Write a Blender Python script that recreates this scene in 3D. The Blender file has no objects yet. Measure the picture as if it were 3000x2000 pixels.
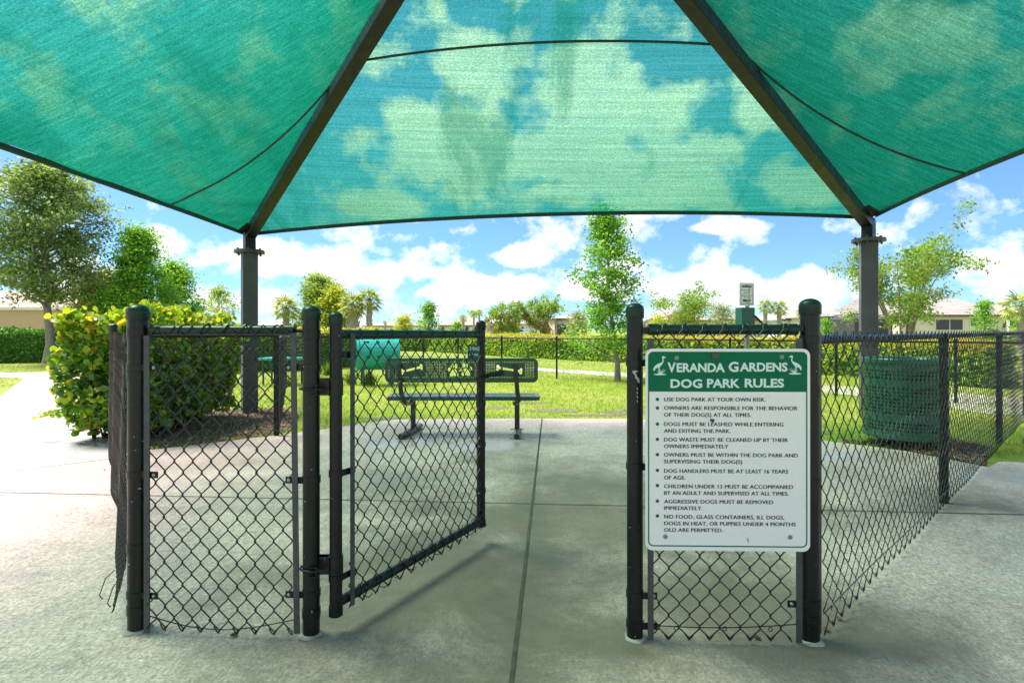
import bpy, bmesh, math, random
import numpy as np
from mathutils import Vector, Matrix
random.seed(7)
R = math.radians
SC = bpy.context.scene
COL = SC.collection

# ------------------------------------------------------------------ camera
F, YH, H = 1650.0, 968.0, 1.2          # focal length and horizon in photo pixels (3000 wide), eye height
cd = bpy.data.cameras.new('camera')
cam = bpy.data.objects.new('camera', cd); COL.objects.link(cam)
cam.location = (0, 0, H); cam.rotation_euler = (R(90), 0, 0)
cd.sensor_fit = 'HORIZONTAL'; cd.sensor_width = 36; cd.lens = 36 * F / 3000
cd.shift_y = -(1000 - YH) / 3000
cd.clip_start = 0.05; cd.clip_end = 3000
SC.camera = cam
SC.view_settings.view_transform = 'Standard'; SC.view_settings.look = 'None'
SC.view_settings.exposure = 1.72; SC.view_settings.gamma = 1
SC.view_settings.use_curve_mapping = False
SC.render.engine = 'CYCLES'
SC.cycles.max_bounces = 10; SC.cycles.transparent_max_bounces = 24
SC.cycles.transmission_bounces = 6; SC.cycles.diffuse_bounces = 5

# ------------------------------------------------------------------ sun and sky
SUN_EL, SUN_AZ = 58, -72       # azimuth measured from +y (ahead) towards +x
sd = Vector((math.sin(R(SUN_AZ)) * math.cos(R(SUN_EL)), math.cos(R(SUN_AZ)) * math.cos(R(SUN_EL)), math.sin(R(SUN_EL))))
sl = bpy.data.lights.new('sun', 'SUN'); sl.energy = 2.6; sl.angle = R(24); sl.color = (1, .955, .88)
so = bpy.data.objects.new('sun', sl); COL.objects.link(so)
so.rotation_euler = sd.to_track_quat('Z', 'Y').to_euler(); so.location = (0, 0, 40)

W = bpy.data.worlds.new('World'); SC.world = W; W.use_nodes = True
nt = W.node_tree; nt.nodes.clear()
def NN(nt, t, **k):
    n = nt.nodes.new(t)
    for a, b in k.items(): setattr(n, a, b)
    return n
def mth(nt, op, a, b=None, c=None, clamp=False):
    n = NN(nt, 'ShaderNodeMath', operation=op, use_clamp=clamp)
    for i, x in enumerate((a, b, c)):
        if x is None: continue
        if isinstance(x, (int, float)): n.inputs[i].default_value = x
        else: nt.links.new(x, n.inputs[i])
    return n.outputs[0]
def ramp(nt, fac, stops):
    n = NN(nt, 'ShaderNodeValToRGB'); nt.links.new(fac, n.inputs[0])
    el = n.color_ramp.elements
    while len(el) < len(stops): el.new(.5)
    for e, (p, c) in zip(el, stops):
        e.position = p; e.color = (c[0], c[1], c[2], 1) if not isinstance(c, (int, float)) else (c, c, c, 1)
    return n.outputs[0]
def mixc(nt, fac, a, b, bt='MIX'):
    n = NN(nt, 'ShaderNodeMixRGB', blend_type=bt)
    for i, x in enumerate((fac, a, b)):
        if isinstance(x, (int, float)): n.inputs[i].default_value = x
        elif isinstance(x, (tuple, list)): n.inputs[i].default_value = (x[0], x[1], x[2], 1)
        else: nt.links.new(x, n.inputs[i])
    return n.outputs[0]
def noise(nt, vec, scale, detail=4, rough=.55, dist=0):
    n = NN(nt, 'ShaderNodeTexNoise'); n.inputs['Scale'].default_value = scale; n.inputs['Detail'].default_value = detail
    n.inputs['Roughness'].default_value = rough; n.inputs['Distortion'].default_value = dist
    if vec is not None: nt.links.new(vec, n.inputs['Vector'])
    return n.outputs[0]
def vscale(nt, vec, s):
    n = NN(nt, 'ShaderNodeVectorMath', operation='MULTIPLY'); nt.links.new(vec, n.inputs[0]); n.inputs[1].default_value = s
    return n.outputs[0]

sky = NN(nt, 'ShaderNodeTexSky', sky_type='NISHITA'); sky.sun_disc = False
sky.sun_elevation = R(SUN_EL); sky.sun_rotation = R(SUN_AZ); sky.air_density = 1.0; sky.dust_density = .05; sky.ozone_density = 3.0
bg = NN(nt, 'ShaderNodeBackground'); bg.inputs[1].default_value = .076
tc = NN(nt, 'ShaderNodeTexCoord'); d = tc.outputs['Generated']
sx = NN(nt, 'ShaderNodeSeparateXYZ'); nt.links.new(d, sx.inputs[0])
tint = ramp(nt, sx.outputs[2], [(0, (.36, .54, .86)), (.14, (.42, .60, .93)), (.35, (.55, .71, 1.0))])
nt.links.new(mixc(nt, 1.0, sky.outputs[0], tint, 'MULTIPLY'), bg.inputs[0])
az = mth(nt, 'ARCTAN2', sx.outputs[0], sx.outputs[1]); el = mth(nt, 'ARCSINE', sx.outputs[2])
cv = NN(nt, 'ShaderNodeCombineXYZ'); nt.links.new(az, cv.inputs[0]); nt.links.new(el, cv.inputs[1])
def ae(px, py):
    a = math.atan((px - 1500) / F); e = math.atan((YH - py) / math.hypot(F, px - 1500)); return a, e
acc = None
BLOBS = [(900,770,220,66),(1130,800,210,48),(1430,845,230,58),(1530,752,120,36),(760,735,120,50),(2080,850,240,85),(2370,845,200,95),
         (1750,850,160,45),(440,705,120,70),(620,880,130,70),(250,840,190,110),(2130,665,170,26),(800,880,60,40),
         (1720,170,150,130),(1790,350,330,190),(1950,500,360,150),(1300,430,260,190),(1400,200,170,120),(1600,470,260,120),(2350,560,160,80),(1150,600,220,60),
         (1650,560,170,60),(2250,330,140,90),(2780,120,200,120)]
for (px, py, rx, ry) in BLOBS:
    a, e = ae(px, py); a2, _ = ae(px + rx, py); _, e2 = ae(px, py - ry)
    s = NN(nt, 'ShaderNodeVectorMath', operation='SUBTRACT'); nt.links.new(cv.outputs[0], s.inputs[0]); s.inputs[1].default_value = (a, e, 0)
    m = vscale(nt, s.outputs[0], (1 / max(.01, abs(a2 - a)), 1 / max(.008, abs(e2 - e)), 0))
    l = NN(nt, 'ShaderNodeVectorMath', operation='LENGTH'); nt.links.new(m, l.inputs[0])
    acc = l.outputs['Value'] if acc is None else mth(nt, 'MINIMUM', acc, l.outputs['Value'])
n1 = noise(nt, vscale(nt, d, (1, 1, 1.25)), 13, 10, .58, .1)
n0 = noise(nt, vscale(nt, d, (1, 1, 2.2)), 2.3, 3)
back = mth(nt, 'MULTIPLY', mth(nt, 'LESS_THAN', sx.outputs[1], -.05), mth(nt, 'SUBTRACT', n0, .42))     # free clouds behind the viewer
dens = mth(nt, 'MULTIPLY', mth(nt, 'SUBTRACT', 1.0, acc), .85)
dens = mth(nt, 'MAXIMUM', mth(nt, 'MAXIMUM', dens, -.75), mth(nt, 'MULTIPLY', back, 3.0))
dens = mth(nt, 'ADD', dens, mth(nt, 'MULTIPLY', mth(nt, 'SUBTRACT', n1, .5), 2.1))
mask = mth(nt, 'SMOOTHSTEP' if False else 'MULTIPLY', mth(nt, 'SUBTRACT', dens, .0), 2.9, clamp=True)
cl_shade = noise(nt, vscale(nt, d, (1, 1, 2.2)), 6, 6, .6)
ccol = ramp(nt, cl_shade, [(.3, (.72, .79, .90)), (.58, (1, 1, 1))])
bgc = NN(nt, 'ShaderNodeBackground'); bgc.inputs[1].default_value = .44; nt.links.new(ccol, bgc.inputs[0])
ms = NN(nt, 'ShaderNodeMixShader'); nt.links.new(mask, ms.inputs[0]); nt.links.new(bg.outputs[0], ms.inputs[1]); nt.links.new(bgc.outputs[0], ms.inputs[2])
wo = NN(nt, 'ShaderNodeOutputWorld'); nt.links.new(ms.outputs[0], wo.inputs[0])

# ------------------------------------------------------------------ pixel <-> place helpers
def G(px, py, z=0.0):
    d = F * (H - z) / (py - YH); return Vector(((px - 1500) / F * d, d, z))
def P(px, py, d):
    return Vector(((px - 1500) / F * d, d, H + (YH - py) / F * d))

# ------------------------------------------------------------------ materials
def new_mat(name):
    m = bpy.data.materials.new(name); m.use_nodes = True; t = m.node_tree; t.nodes.clear()
    o = NN(t, 'ShaderNodeOutputMaterial'); return m, t, o
def principled(t, o, base, rough=.5, metal=0.0, spec=.5, coat=0.0):
    p = NN(t, 'ShaderNodeBsdfPrincipled')
    for k, v in (('Base Color', base), ('Roughness', rough), ('Metallic', metal), ('Specular IOR Level', spec), ('Coat Weight', coat)):
        if isinstance(v, (int, float)): p.inputs[k].default_value = v
        elif isinstance(v, (tuple, list)): p.inputs[k].default_value = (v[0], v[1], v[2], 1)
        else: t.links.new(v, p.inputs[k])
    t.links.new(p.outputs[0], o.inputs[0]); return p
def bump(t, p, h, strength=.3, dist=.01):
    b = NN(t, 'ShaderNodeBump'); b.inputs['Strength'].default_value = strength; b.inputs['Distance'].default_value = dist
    t.links.new(h, b.inputs['Height']); t.links.new(b.outputs[0], p.inputs['Normal'])
def pos(t):
    return NN(t, 'ShaderNodeNewGeometry').outputs['Position']
def simple(name, c1, c2=None, scale=6, rough=.5, metal=0, bumpk=0, bscale=40, spec=.5, coat=0):
    m, t, o = new_mat(name); v = pos(t)
    c2 = c2 or tuple(x * .75 for x in c1)
    n = noise(t, v, scale, 5, .6)
    col = ramp(t, n, [(.35, c1), (.68, c2)])
    rr = ramp(t, noise(t, v, scale * 3, 4), [(.3, max(0, rough - .1)), (.7, min(1, rough + .12))])
    p = principled(t, o, col, rr, metal, spec, coat)
    if bumpk: bump(t, p, noise(t, v, bscale, 4), bumpk, .004)
    return m
def vinyl(name, base, dirt=.35):
    """black or green coated steel with dust, scuffs and chips towards whatever is low"""
    m, t, o = new_mat(name); v = pos(t)
    n = noise(t, vscale(t, v, (1, 1, .35)), 26, 6, .65)
    dust = ramp(t, n, [(.55, 0.0), (.80, dirt)])
    col = mixc(t, dust, base, (.11, .13, .125))
    chips = ramp(t, noise(t, v, 60, 2, .5), [(.735, 0.0), (.75, 1.0)])
    col = mixc(t, mth(t, 'MULTIPLY', chips, .6), col, (.45, .46, .44))
    rr = ramp(t, n, [(.3, .24), (.75, .5)])
    p = principled(t, o, col, rr, 0, .35); bump(t, p, noise(t, v, 120, 3), .12, .002)
    return m
def leafmat(name, cols, trans=.42, rough=.45, spec=.35):
    m, t, o = new_mat(name)
    g = NN(t, 'ShaderNodeNewGeometry'); k = len(cols)
    nz = noise(t, g.outputs['Position'], 1.1, 4)
    r = mth(t, 'ADD', mth(t, 'MULTIPLY', g.outputs['Random Per Island'], .75), mth(t, 'MULTIPLY', mth(t, 'SUBTRACT', nz, .4), .9), clamp=True)
    col = ramp(t, r, [((i + .5) / k, c) for i, c in enumerate(cols)])
    p = principled(t, o, col, rough, 0, spec)
    tr = NN(t, 'ShaderNodeBsdfTranslucent')
    tcol = mixc(t, 1.0, col, (1.5, 1.45, .7), 'MULTIPLY'); t.links.new(tcol, tr.inputs[0])
    mx = NN(t, 'ShaderNodeMixShader'); mx.inputs[0].default_value = trans
    t.links.new(p.outputs[0], mx.inputs[1]); t.links.new(tr.outputs[0], mx.inputs[2]); t.links.new(mx.outputs[0], o.inputs[0])
    return m

M = {}
M['black'] = vinyl('black_vinyl', (.003, .0055, .0055), .09)
M['wire'] = simple('black_wire', (.004, .005, .005), (.008, .009, .009), 30, .40)
M['green_rail'] = vinyl('dark_green_vinyl', (.003, .026, .018), .12)
M['bar'] = simple('tension_bar_steel', (.035, .04, .04), (.06, .066, .066), 20, .5)
M['bolt'] = simple('zinc_bolt', (.30, .33, .34), (.18, .2, .2), 60, .35, .8)
M['brass'] = simple('brass_nut', (.45, .28, .05), (.3, .18, .04), 60, .4, .6)
M['silver'] = simple('worn_silver', (.45, .46, .46), (.3, .3, .3), 90, .5, .3)
M['grout'] = simple('cement_collar', (.34, .33, .29), (.22, .22, .19), 14, .85, 0, .5, 60)
M['col_grey'] = simple('column_paint', (.050, .050, .054), (.088, .087, .09), 3.2, .42, 0, .05, 70)
M['rafter'] = simple('rafter_paint', (.003, .004, .005), (.008, .009, .010), 4, .45, 0, .06, 60)
M['edge'] = simple('fabric_hem', (.012, .042, .036), (.02, .06, .05), 12, .7)
M['bench_green'] = simple('bench_green_plastisol', (.003, .065, .028), (.005, .08, .036), 7, .25, 0, .05, 200, .6)
M['can_green'] = simple('can_green_plastisol', (.007, .085, .046), (.011, .105, .06), 6, .34, 0, .05, 160)
M['can_dark'] = simple('can_liner', (.008, .014, .012), None, 6, .7)
M['pipe_black'] = simple('bench_black_pipe', (.012, .012, .012), (.03, .03, .03), 20, .33)
M['teal'] = simple('tunnel_teal_plastic', (.01, .30, .23), (.018, .36, .29), 3, .36, 0, .03, 40)
M['sign_white'] = simple('sign_white_face', (.76, .76, .74), (.79, .78, .77), 2, .28, 0, 0, 40, .5)
M['sign_green'] = simple('sign_green_face', (.001, .125, .062), (.002, .135, .068), 2, .2, 0, 0, 40, .12)
M['text_black'] = simple('sign_black_ink', (.008, .01, .012), None, 5, .4)
M['text_white'] = simple('sign_white_ink', (.60, .74, .69), (.62, .76, .71), 5, .4)
M['lime'] = simple('sign_lime', (.16, .42, .03), None, 5, .4)
M['station_green'] = simple('station_green_paint', (.008, .085, .05), (.012, .095, .058), 5, .4)
M['galv'] = simple('galvanised_post', (.22, .25, .26), (.3, .33, .34), 14, .5, .4)
M['bag'] = simple('black_plastic_bag', (.01, .01, .01), None, 5, .3)
M['bark'] = simple('grey_bark', (.17, .145, .115), (.30, .27, .22), 14, .9, 0, .9, 30)
M['bark_pale'] = simple('pale_bark', (.33, .27, .2), (.24, .18, .13), 9, .8, 0, .5, 30)
M['palm_bark'] = simple('palm_bark', (.24, .20, .16), (.40, .36, .30), 8, .9, 0, .9, 16)
M['twig'] = simple('hedge_twig', (.05, .035, .022), None, 9, .9)
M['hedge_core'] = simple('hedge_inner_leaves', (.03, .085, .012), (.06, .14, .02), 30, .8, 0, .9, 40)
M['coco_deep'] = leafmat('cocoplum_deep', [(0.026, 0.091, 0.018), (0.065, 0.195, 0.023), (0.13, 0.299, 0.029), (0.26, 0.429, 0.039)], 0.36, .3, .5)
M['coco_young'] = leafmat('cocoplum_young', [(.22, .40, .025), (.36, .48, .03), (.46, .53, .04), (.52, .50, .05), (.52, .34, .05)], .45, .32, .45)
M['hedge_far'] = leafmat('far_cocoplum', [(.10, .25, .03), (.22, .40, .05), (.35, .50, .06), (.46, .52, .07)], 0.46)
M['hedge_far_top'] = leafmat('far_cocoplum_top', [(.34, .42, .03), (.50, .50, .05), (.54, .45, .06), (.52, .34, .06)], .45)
M['hedge_dark'] = leafmat('ficus_hedge', [(0.039, 0.143, 0.019), (0.091, 0.26, 0.029), (0.143, 0.351, 0.039)], 0.42)
M['oak'] = leafmat('oak_leaf', [(.10, .17, .06), (.18, .28, .09), (.28, .39, .14), (.40, .49, .19)], 0.5)
M['bright_leaf'] = leafmat('bright_leaf', [(0.072, 0.216, 0.03), (0.144, 0.348, 0.042), (0.252, 0.492, 0.06), (0.396, 0.576, 0.084)], 0.5)
M['loose_leaf'] = leafmat('loose_leaf', [(0.182, 0.273, 0.065), (0.286, 0.403, 0.091), (0.416, 0.52, 0.104)], 0.5)
M['yellow_leaf'] = leafmat('yellow_leaf', [(0.264, 0.36, 0.048), (0.432, 0.492, 0.06), (0.552, 0.528, 0.084)], 0.5)
M['crape_leaf'] = leafmat('crape_leaf', [(.10, .20, .04), (.20, .34, .07), (.32, .45, .10), (.42, .46, .12)], 0.5)
M['olive_leaf'] = leafmat('olive_leaf', [(0.24, 0.288, 0.168), (0.336, 0.384, 0.216), (0.432, 0.48, 0.276)], 0.45)
M['palm_leaf'] = leafmat('palm_leaf', [(0.162, 0.243, 0.068), (0.284, 0.365, 0.108), (0.446, 0.499, 0.149), (0.594, 0.567, 0.176)], 0.42)
M['red_leaf'] = leafmat('reddish_leaf', [(.14, .16, .05), (.24, .18, .06), (.34, .17, .06)], .4)
M['pink'] = leafmat('pink_blossom', [(0.62, 0.11, 0.198), (0.62, 0.198, 0.286), (0.62, 0.33, 0.396)], 0.4)
M['redflower'] = leafmat('red_blossom', [(.5, .05, .02), (.6, .12, .03)], .3)
M['grass_blade'] = leafmat('grass_blade', [(.17, .29, .025), (.30, .43, .035), (.42, .52, .06), (.52, .52, .12)], .45, .4, .4)
M['tuft'] = leafmat('tall_grass', [(.10, .20, .03), (.2, .3, .05)], .4)
M['mulch_chip'] = leafmat('mulch_chip', [(.10, .06, .035), (.20, .12, .065), (.33, .20, .11), (.42, .30, .19)], .05, .9)
M['litter'] = leafmat('leaf_litter', [(.30, .14, .04), (.2, .09, .03), (.34, .2, .06)], .2, .8)

# lawn
m, t, o = new_mat('lawn'); v = pos(t)
big = noise(t, v, .55, 5, .6); fine = noise(t, v, 42, 5, .7)
c = ramp(t, fine, [(.3, (.10, .18, .02)), (.5, (.22, .32, .035)), (.72, (.38, .46, .07))])
c = mixc(t, ramp(t, big, [(.40, 0.0), (.66, .75)]), c, (.40, .39, .11))
dirt = mth(t, 'MULTIPLY', ramp(t, noise(t, v, 1.6, 6, .7), [(.60, 0.0), (.70, 1.0)]), ramp(t, noise(t, v, .25, 2), [(.45, 0.0), (.55, .55)]))
c = mixc(t, dirt, c, (.12, .085, .05))
p = principled(t, o, c, .85, 0, .25); bump(t, p, fine, .8, .03); M['lawn'] = m
# far turf, the same lawn without the fine blade noise
M['mud'] = simple('wet_mud', (.13, .105, .07), (.24, .19, .12), 9, .42, 0, .6, 50)
M['soil'] = simple('dark_soil', (.075, .052, .034), (.15, .10, .06), 22, .95, 0, .9, 60)

# concrete
def concrete(name, c1, c2, stain_or_shadow=.6, wet=(), grime=(), gk=1.0):
    m, t, o = new_mat(name); v = pos(t)
    br = noise(t, vscale(t, v, (5, 42, 1)), 1.8, 6, .7)          # broom finish running across
    gr = noise(t, v, 85, 4, .75)
    bl = noise(t, v, .75, 7, .62, .3); sp = noise(t, v, 7, 6, .7)
    c = ramp(t, bl, [(.30, c2), (.62, c1)])
    c = mixc(t, ramp(t, gr, [(.36, .75), (.56, 0.0)]), c, tuple(x * .45 for x in c2))
    c = mixc(t, ramp(t, br, [(.36, .60), (.54, 0.0)]), c, tuple(x * .62 for x in c2))
    c = mixc(t, ramp(t, gr, [(.60, 0.0), (.70, .6)]), c, (.72, .70, .63))
    pep = noise(t, vscale(t, v, (1, .5, 1)), 70, 4, .8); cob = noise(t, vscale(t, v, (1, .4, 1)), 24, 5, .75); mot = noise(t, v, 1.5, 7, .72, .3)
    c = mixc(t, 1.0, c, ramp(t, pep, [(.32, 1 - .66 * gk), (.47, 1 - .08 * gk), (.56, 1.0), (.70, 1 + .5 * gk)]), 'MULTIPLY')
    c = mixc(t, 1.0, c, ramp(t, cob, [(.32, 1 - .28 * gk), (.52, 1.0), (.70, 1 + .12 * gk)]), 'MULTIPLY')
    c = mixc(t, 1.0, c, ramp(t, mot, [(.33, .78), (.52, 1.0), (.70, 1.08)]), 'MULTIPLY')
    alg = mth(t, 'MULTIPLY', ramp(t, noise(t, v, .62, 6, .66, .6), [(.47, 0.0), (.66, stain_or_shadow)]), ramp(t, sp, [(.3, .5), (.6, 1.0)]))
    c = mixc(t, alg, c, (.125, .125, .088))
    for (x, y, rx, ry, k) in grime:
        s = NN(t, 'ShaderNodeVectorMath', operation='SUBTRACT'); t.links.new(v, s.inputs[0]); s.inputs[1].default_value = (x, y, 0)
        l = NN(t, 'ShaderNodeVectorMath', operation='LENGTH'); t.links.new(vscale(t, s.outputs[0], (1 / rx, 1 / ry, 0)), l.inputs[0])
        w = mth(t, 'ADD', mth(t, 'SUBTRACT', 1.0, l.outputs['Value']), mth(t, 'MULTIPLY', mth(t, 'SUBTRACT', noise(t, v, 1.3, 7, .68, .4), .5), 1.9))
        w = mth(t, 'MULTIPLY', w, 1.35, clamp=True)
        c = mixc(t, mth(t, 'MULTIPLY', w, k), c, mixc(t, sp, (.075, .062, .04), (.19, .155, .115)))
    rough = ramp(t, bl, [(.3, .62), (.7, .82)])
    wm = None
    for (x, y, rx, ry) in wet:
        s = NN(t, 'ShaderNodeVectorMath', operation='SUBTRACT'); t.links.new(v, s.inputs[0]); s.inputs[1].default_value = (x, y, 0)
        l = NN(t, 'ShaderNodeVectorMath', operation='LENGTH'); t.links.new(vscale(t, s.outputs[0], (1 / rx, 1 / ry, 0)), l.inputs[0])
        w = mth(t, 'ADD', mth(t, 'SUBTRACT', 1.0, l.outputs['Value']), mth(t, 'MULTIPLY', mth(t, 'SUBTRACT', noise(t, v, 2.6, 5, .6), .5), 1.3))
        w = mth(t, 'MULTIPLY', w, 2.2, clamp=True)
        wm = w if wm is None else mth(t, 'MAXIMUM', wm, w)
    if wm is not None:
        c = mixc(t, mth(t, 'MULTIPLY', wm, .2), c, (.2, .19, .17))
        rough = mixc(t, wm, rough, (.30, .30, .30))
    p = principled(t, o, c, rough, 0, .5)
    hh = mth(t, 'ADD', mth(t, 'MULTIPLY', br, .7), mth(t, 'MULTIPLY', gr, .6))
    b = NN(t, 'ShaderNodeBump'); b.inputs['Distance'].default_value = .004
    if wm is not None: t.links.new(mth(t, 'SUBTRACT', .55, mth(t, 'MULTIPLY', wm, .47)), b.inputs['Strength'])
    else: b.inputs['Strength'].default_value = .5
    t.links.new(hh, b.inputs['Height']); t.links.new(b.outputs[0], p.inputs['Normal'])
    return m
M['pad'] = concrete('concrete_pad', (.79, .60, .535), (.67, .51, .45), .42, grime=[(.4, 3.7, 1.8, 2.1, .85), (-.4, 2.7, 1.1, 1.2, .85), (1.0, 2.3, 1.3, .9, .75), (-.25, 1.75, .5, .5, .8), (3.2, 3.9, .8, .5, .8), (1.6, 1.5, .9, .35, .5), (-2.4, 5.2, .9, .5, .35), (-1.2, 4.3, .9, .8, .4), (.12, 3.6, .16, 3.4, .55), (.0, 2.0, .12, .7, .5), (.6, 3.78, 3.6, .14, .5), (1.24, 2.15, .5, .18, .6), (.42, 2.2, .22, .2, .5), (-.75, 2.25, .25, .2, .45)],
    wet=[(-1.25, 6.05, .5, .4), (-.25, 5.85, .55, .4), (3.3, 5.4, .9, .35), (4.25, 4.6, .8, .45)])
M['walk'] = concrete('concrete_walk', (.50, .47, .42), (.42, .40, .36), .35, wet=[(3.95, 4.1, .5, .35), (5, 5, .9, .4)])
M['path'] = concrete('concrete_path', (.66, .62, .57), (.58, .55, .50), .35, gk=.3)
M['joint'] = simple('joint_dirt', (.05, .047, .035), (.09, .085, .06), 20, .95)

def wallmat(name, c): return simple(name, c, tuple(x * .9 for x in c), 1.2, .85, 0, .15, 30)
M['tan_wall'] = wallmat('tan_stucco', (.52, .36, .235)); M['cream_wall'] = wallmat('cream_stucco', (.66, .60, .47))
M['white_wall'] = wallmat('white_stucco', (.66, .70, .72)); M['trim_white'] = wallmat('white_trim', (.72, .70, .64))
M['window'] = simple('dark_window', (.03, .036, .045), None, 3, .12)
M['screen'] = simple('lanai_screen', (.035, .036, .038), (.055, .055, .058), 2, .6)
M['fascia'] = simple('brown_fascia', (.12, .075, .05), None, 3, .6)
def roofmat(name, c1, c2, c3):
    m, t, o = new_mat(name); v = pos(t)
    br = NN(t, 'ShaderNodeTexBrick'); br.inputs['Scale'].default_value = 1.0
    br.inputs['Brick Width'].default_value = 1.6; br.inputs['Row Height'].default_value = .22; br.inputs['Mortar Size'].default_value = .03
    cb = NN(t, 'ShaderNodeCombineXYZ'); s = NN(t, 'ShaderNodeSeparateXYZ'); t.links.new(v, s.inputs[0])
    t.links.new(mth(t, 'ADD', s.outputs[0], mth(t, 'MULTIPLY', s.outputs[1], .7)), cb.inputs[0]); t.links.new(s.outputs[2], cb.inputs[1])
    t.links.new(cb.outputs[0], br.inputs['Vector'])
    for k, c in (('Color1', c1), ('Color2', c2), ('Mortar', c3)): br.inputs[k].default_value = (*c, 1)
    c = mixc(t, .5, br.outputs[0], ramp(t, noise(t, vscale(t, v, (.6, .6, 4)), 2.2, 4), [(.35, c1), (.65, c2)]))
    p = principled(t, o, c, .8); bump(t, p, br.outputs['Fac'], .4, .03); return m
M['roof_tan'] = roofmat('tan_tile_roof', (.46, .42, .37), (.33, .28, .245), (.15, .12, .10))
M['roof_peach'] = roofmat('peach_tile_roof', (.56, .42, .33), (.46, .33, .26), (.26, .18, .14))
M['roof_pale'] = roofmat('pale_tile_roof', (.62, .55, .48), (.55, .47, .40), (.36, .3, .25))
M['car_white'] = simple('car_white_paint', (.62, .66, .7), (.6, .64, .68), 2, .25, 0, 0, 10, .5, .6)
M['tyre'] = simple('rubber_tyre', (.015, .015, .015), None, 4, .8)

# shade cloth: knitted fabric whose open stitches let light straight through, less so at grazing incidence
m, t, o = new_mat('shade_cloth'); v = pos(t); gg = NN(t, 'ShaderNodeNewGeometry')
streak = noise(t, vscale(t, v, (.35, 22, 6)), 1.5, 6, .65)
knit = noise(t, vscale(t, v, (1, 1.7, 1.3)), 48, 2, .75)
stain_or_shadow = ramp(t, noise(t, vscale(t, v, (1.3, .30, .3)), .9, 6, .6, .6), [(.56, 0.0), (.66, .8)])  # tree shadow painted into the cloth as dark noise streaks
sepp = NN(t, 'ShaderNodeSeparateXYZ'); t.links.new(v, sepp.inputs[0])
stain_or_shadow = mth(t, 'MULTIPLY', stain_or_shadow, ramp(t, sepp.outputs[1], [(0, 0.0), (1, 1.0)]))
op = mth(t, 'ADD', mth(t, 'MULTIPLY', streak, .40), mth(t, 'MULTIPLY', knit, .78))
thru = ramp(t, op, [(.36, .18), (.60, .44), (.80, .88)])
dt = NN(t, 'ShaderNodeVectorMath', operation='DOT_PRODUCT'); t.links.new(gg.outputs['Normal'], dt.inputs[0]); t.links.new(gg.outputs['Incoming'], dt.inputs[1])
inc = mth(t, 'MULTIPLY', mth(t, 'ABSOLUTE', dt.outputs['Value']), 1.30, clamp=True)
thru = mth(t, 'MULTIPLY', thru, mth(t, 'POWER', inc, 3.4))
thru = mth(t, 'MULTIPLY', thru, mth(t, 'SUBTRACT', 1.0, mth(t, 'MULTIPLY', stain_or_shadow, .6)))
yarn = mth(t, 'ADD', mth(t, 'MULTIPLY', streak, .5), mth(t, 'MULTIPLY', knit, .5))
gcol = ramp(t, yarn, [(.34, (.0, .13, .064)), (.5, (.001, .23, .115)), (.68, (.018, .38, .21))])
gcol = mixc(t, mth(t, 'MULTIPLY', stain_or_shadow, .6), gcol, (.0, .12, .07))  # painted shadow streaks darken the yarn colour
gcol = mixc(t, 1.0, gcol, ramp(t, inc, [(.15, .30), (.95, 1.0)]), 'MULTIPLY')      # more yarn in the way at a slant
df = NN(t, 'ShaderNodeBsdfDiffuse'); t.links.new(gcol, df.inputs[0])
tl = NN(t, 'ShaderNodeBsdfTranslucent'); t.links.new(gcol, tl.inputs[0])
tp = NN(t, 'ShaderNodeBsdfTransparent'); tp.inputs[0].default_value = (.70, 1.0, .72, 1)
m1 = NN(t, 'ShaderNodeMixShader'); m1.inputs[0].default_value = .6; t.links.new(df.outputs[0], m1.inputs[1]); t.links.new(tl.outputs[0], m1.inputs[2])
m2 = NN(t, 'ShaderNodeMixShader'); t.links.new(thru, m2.inputs[0]); t.links.new(m1.outputs[0], m2.inputs[1]); t.links.new(tp.outputs[0], m2.inputs[2])
t.links.new(m2.outputs[0], o.inputs[0]); M['cloth'] = m

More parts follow.
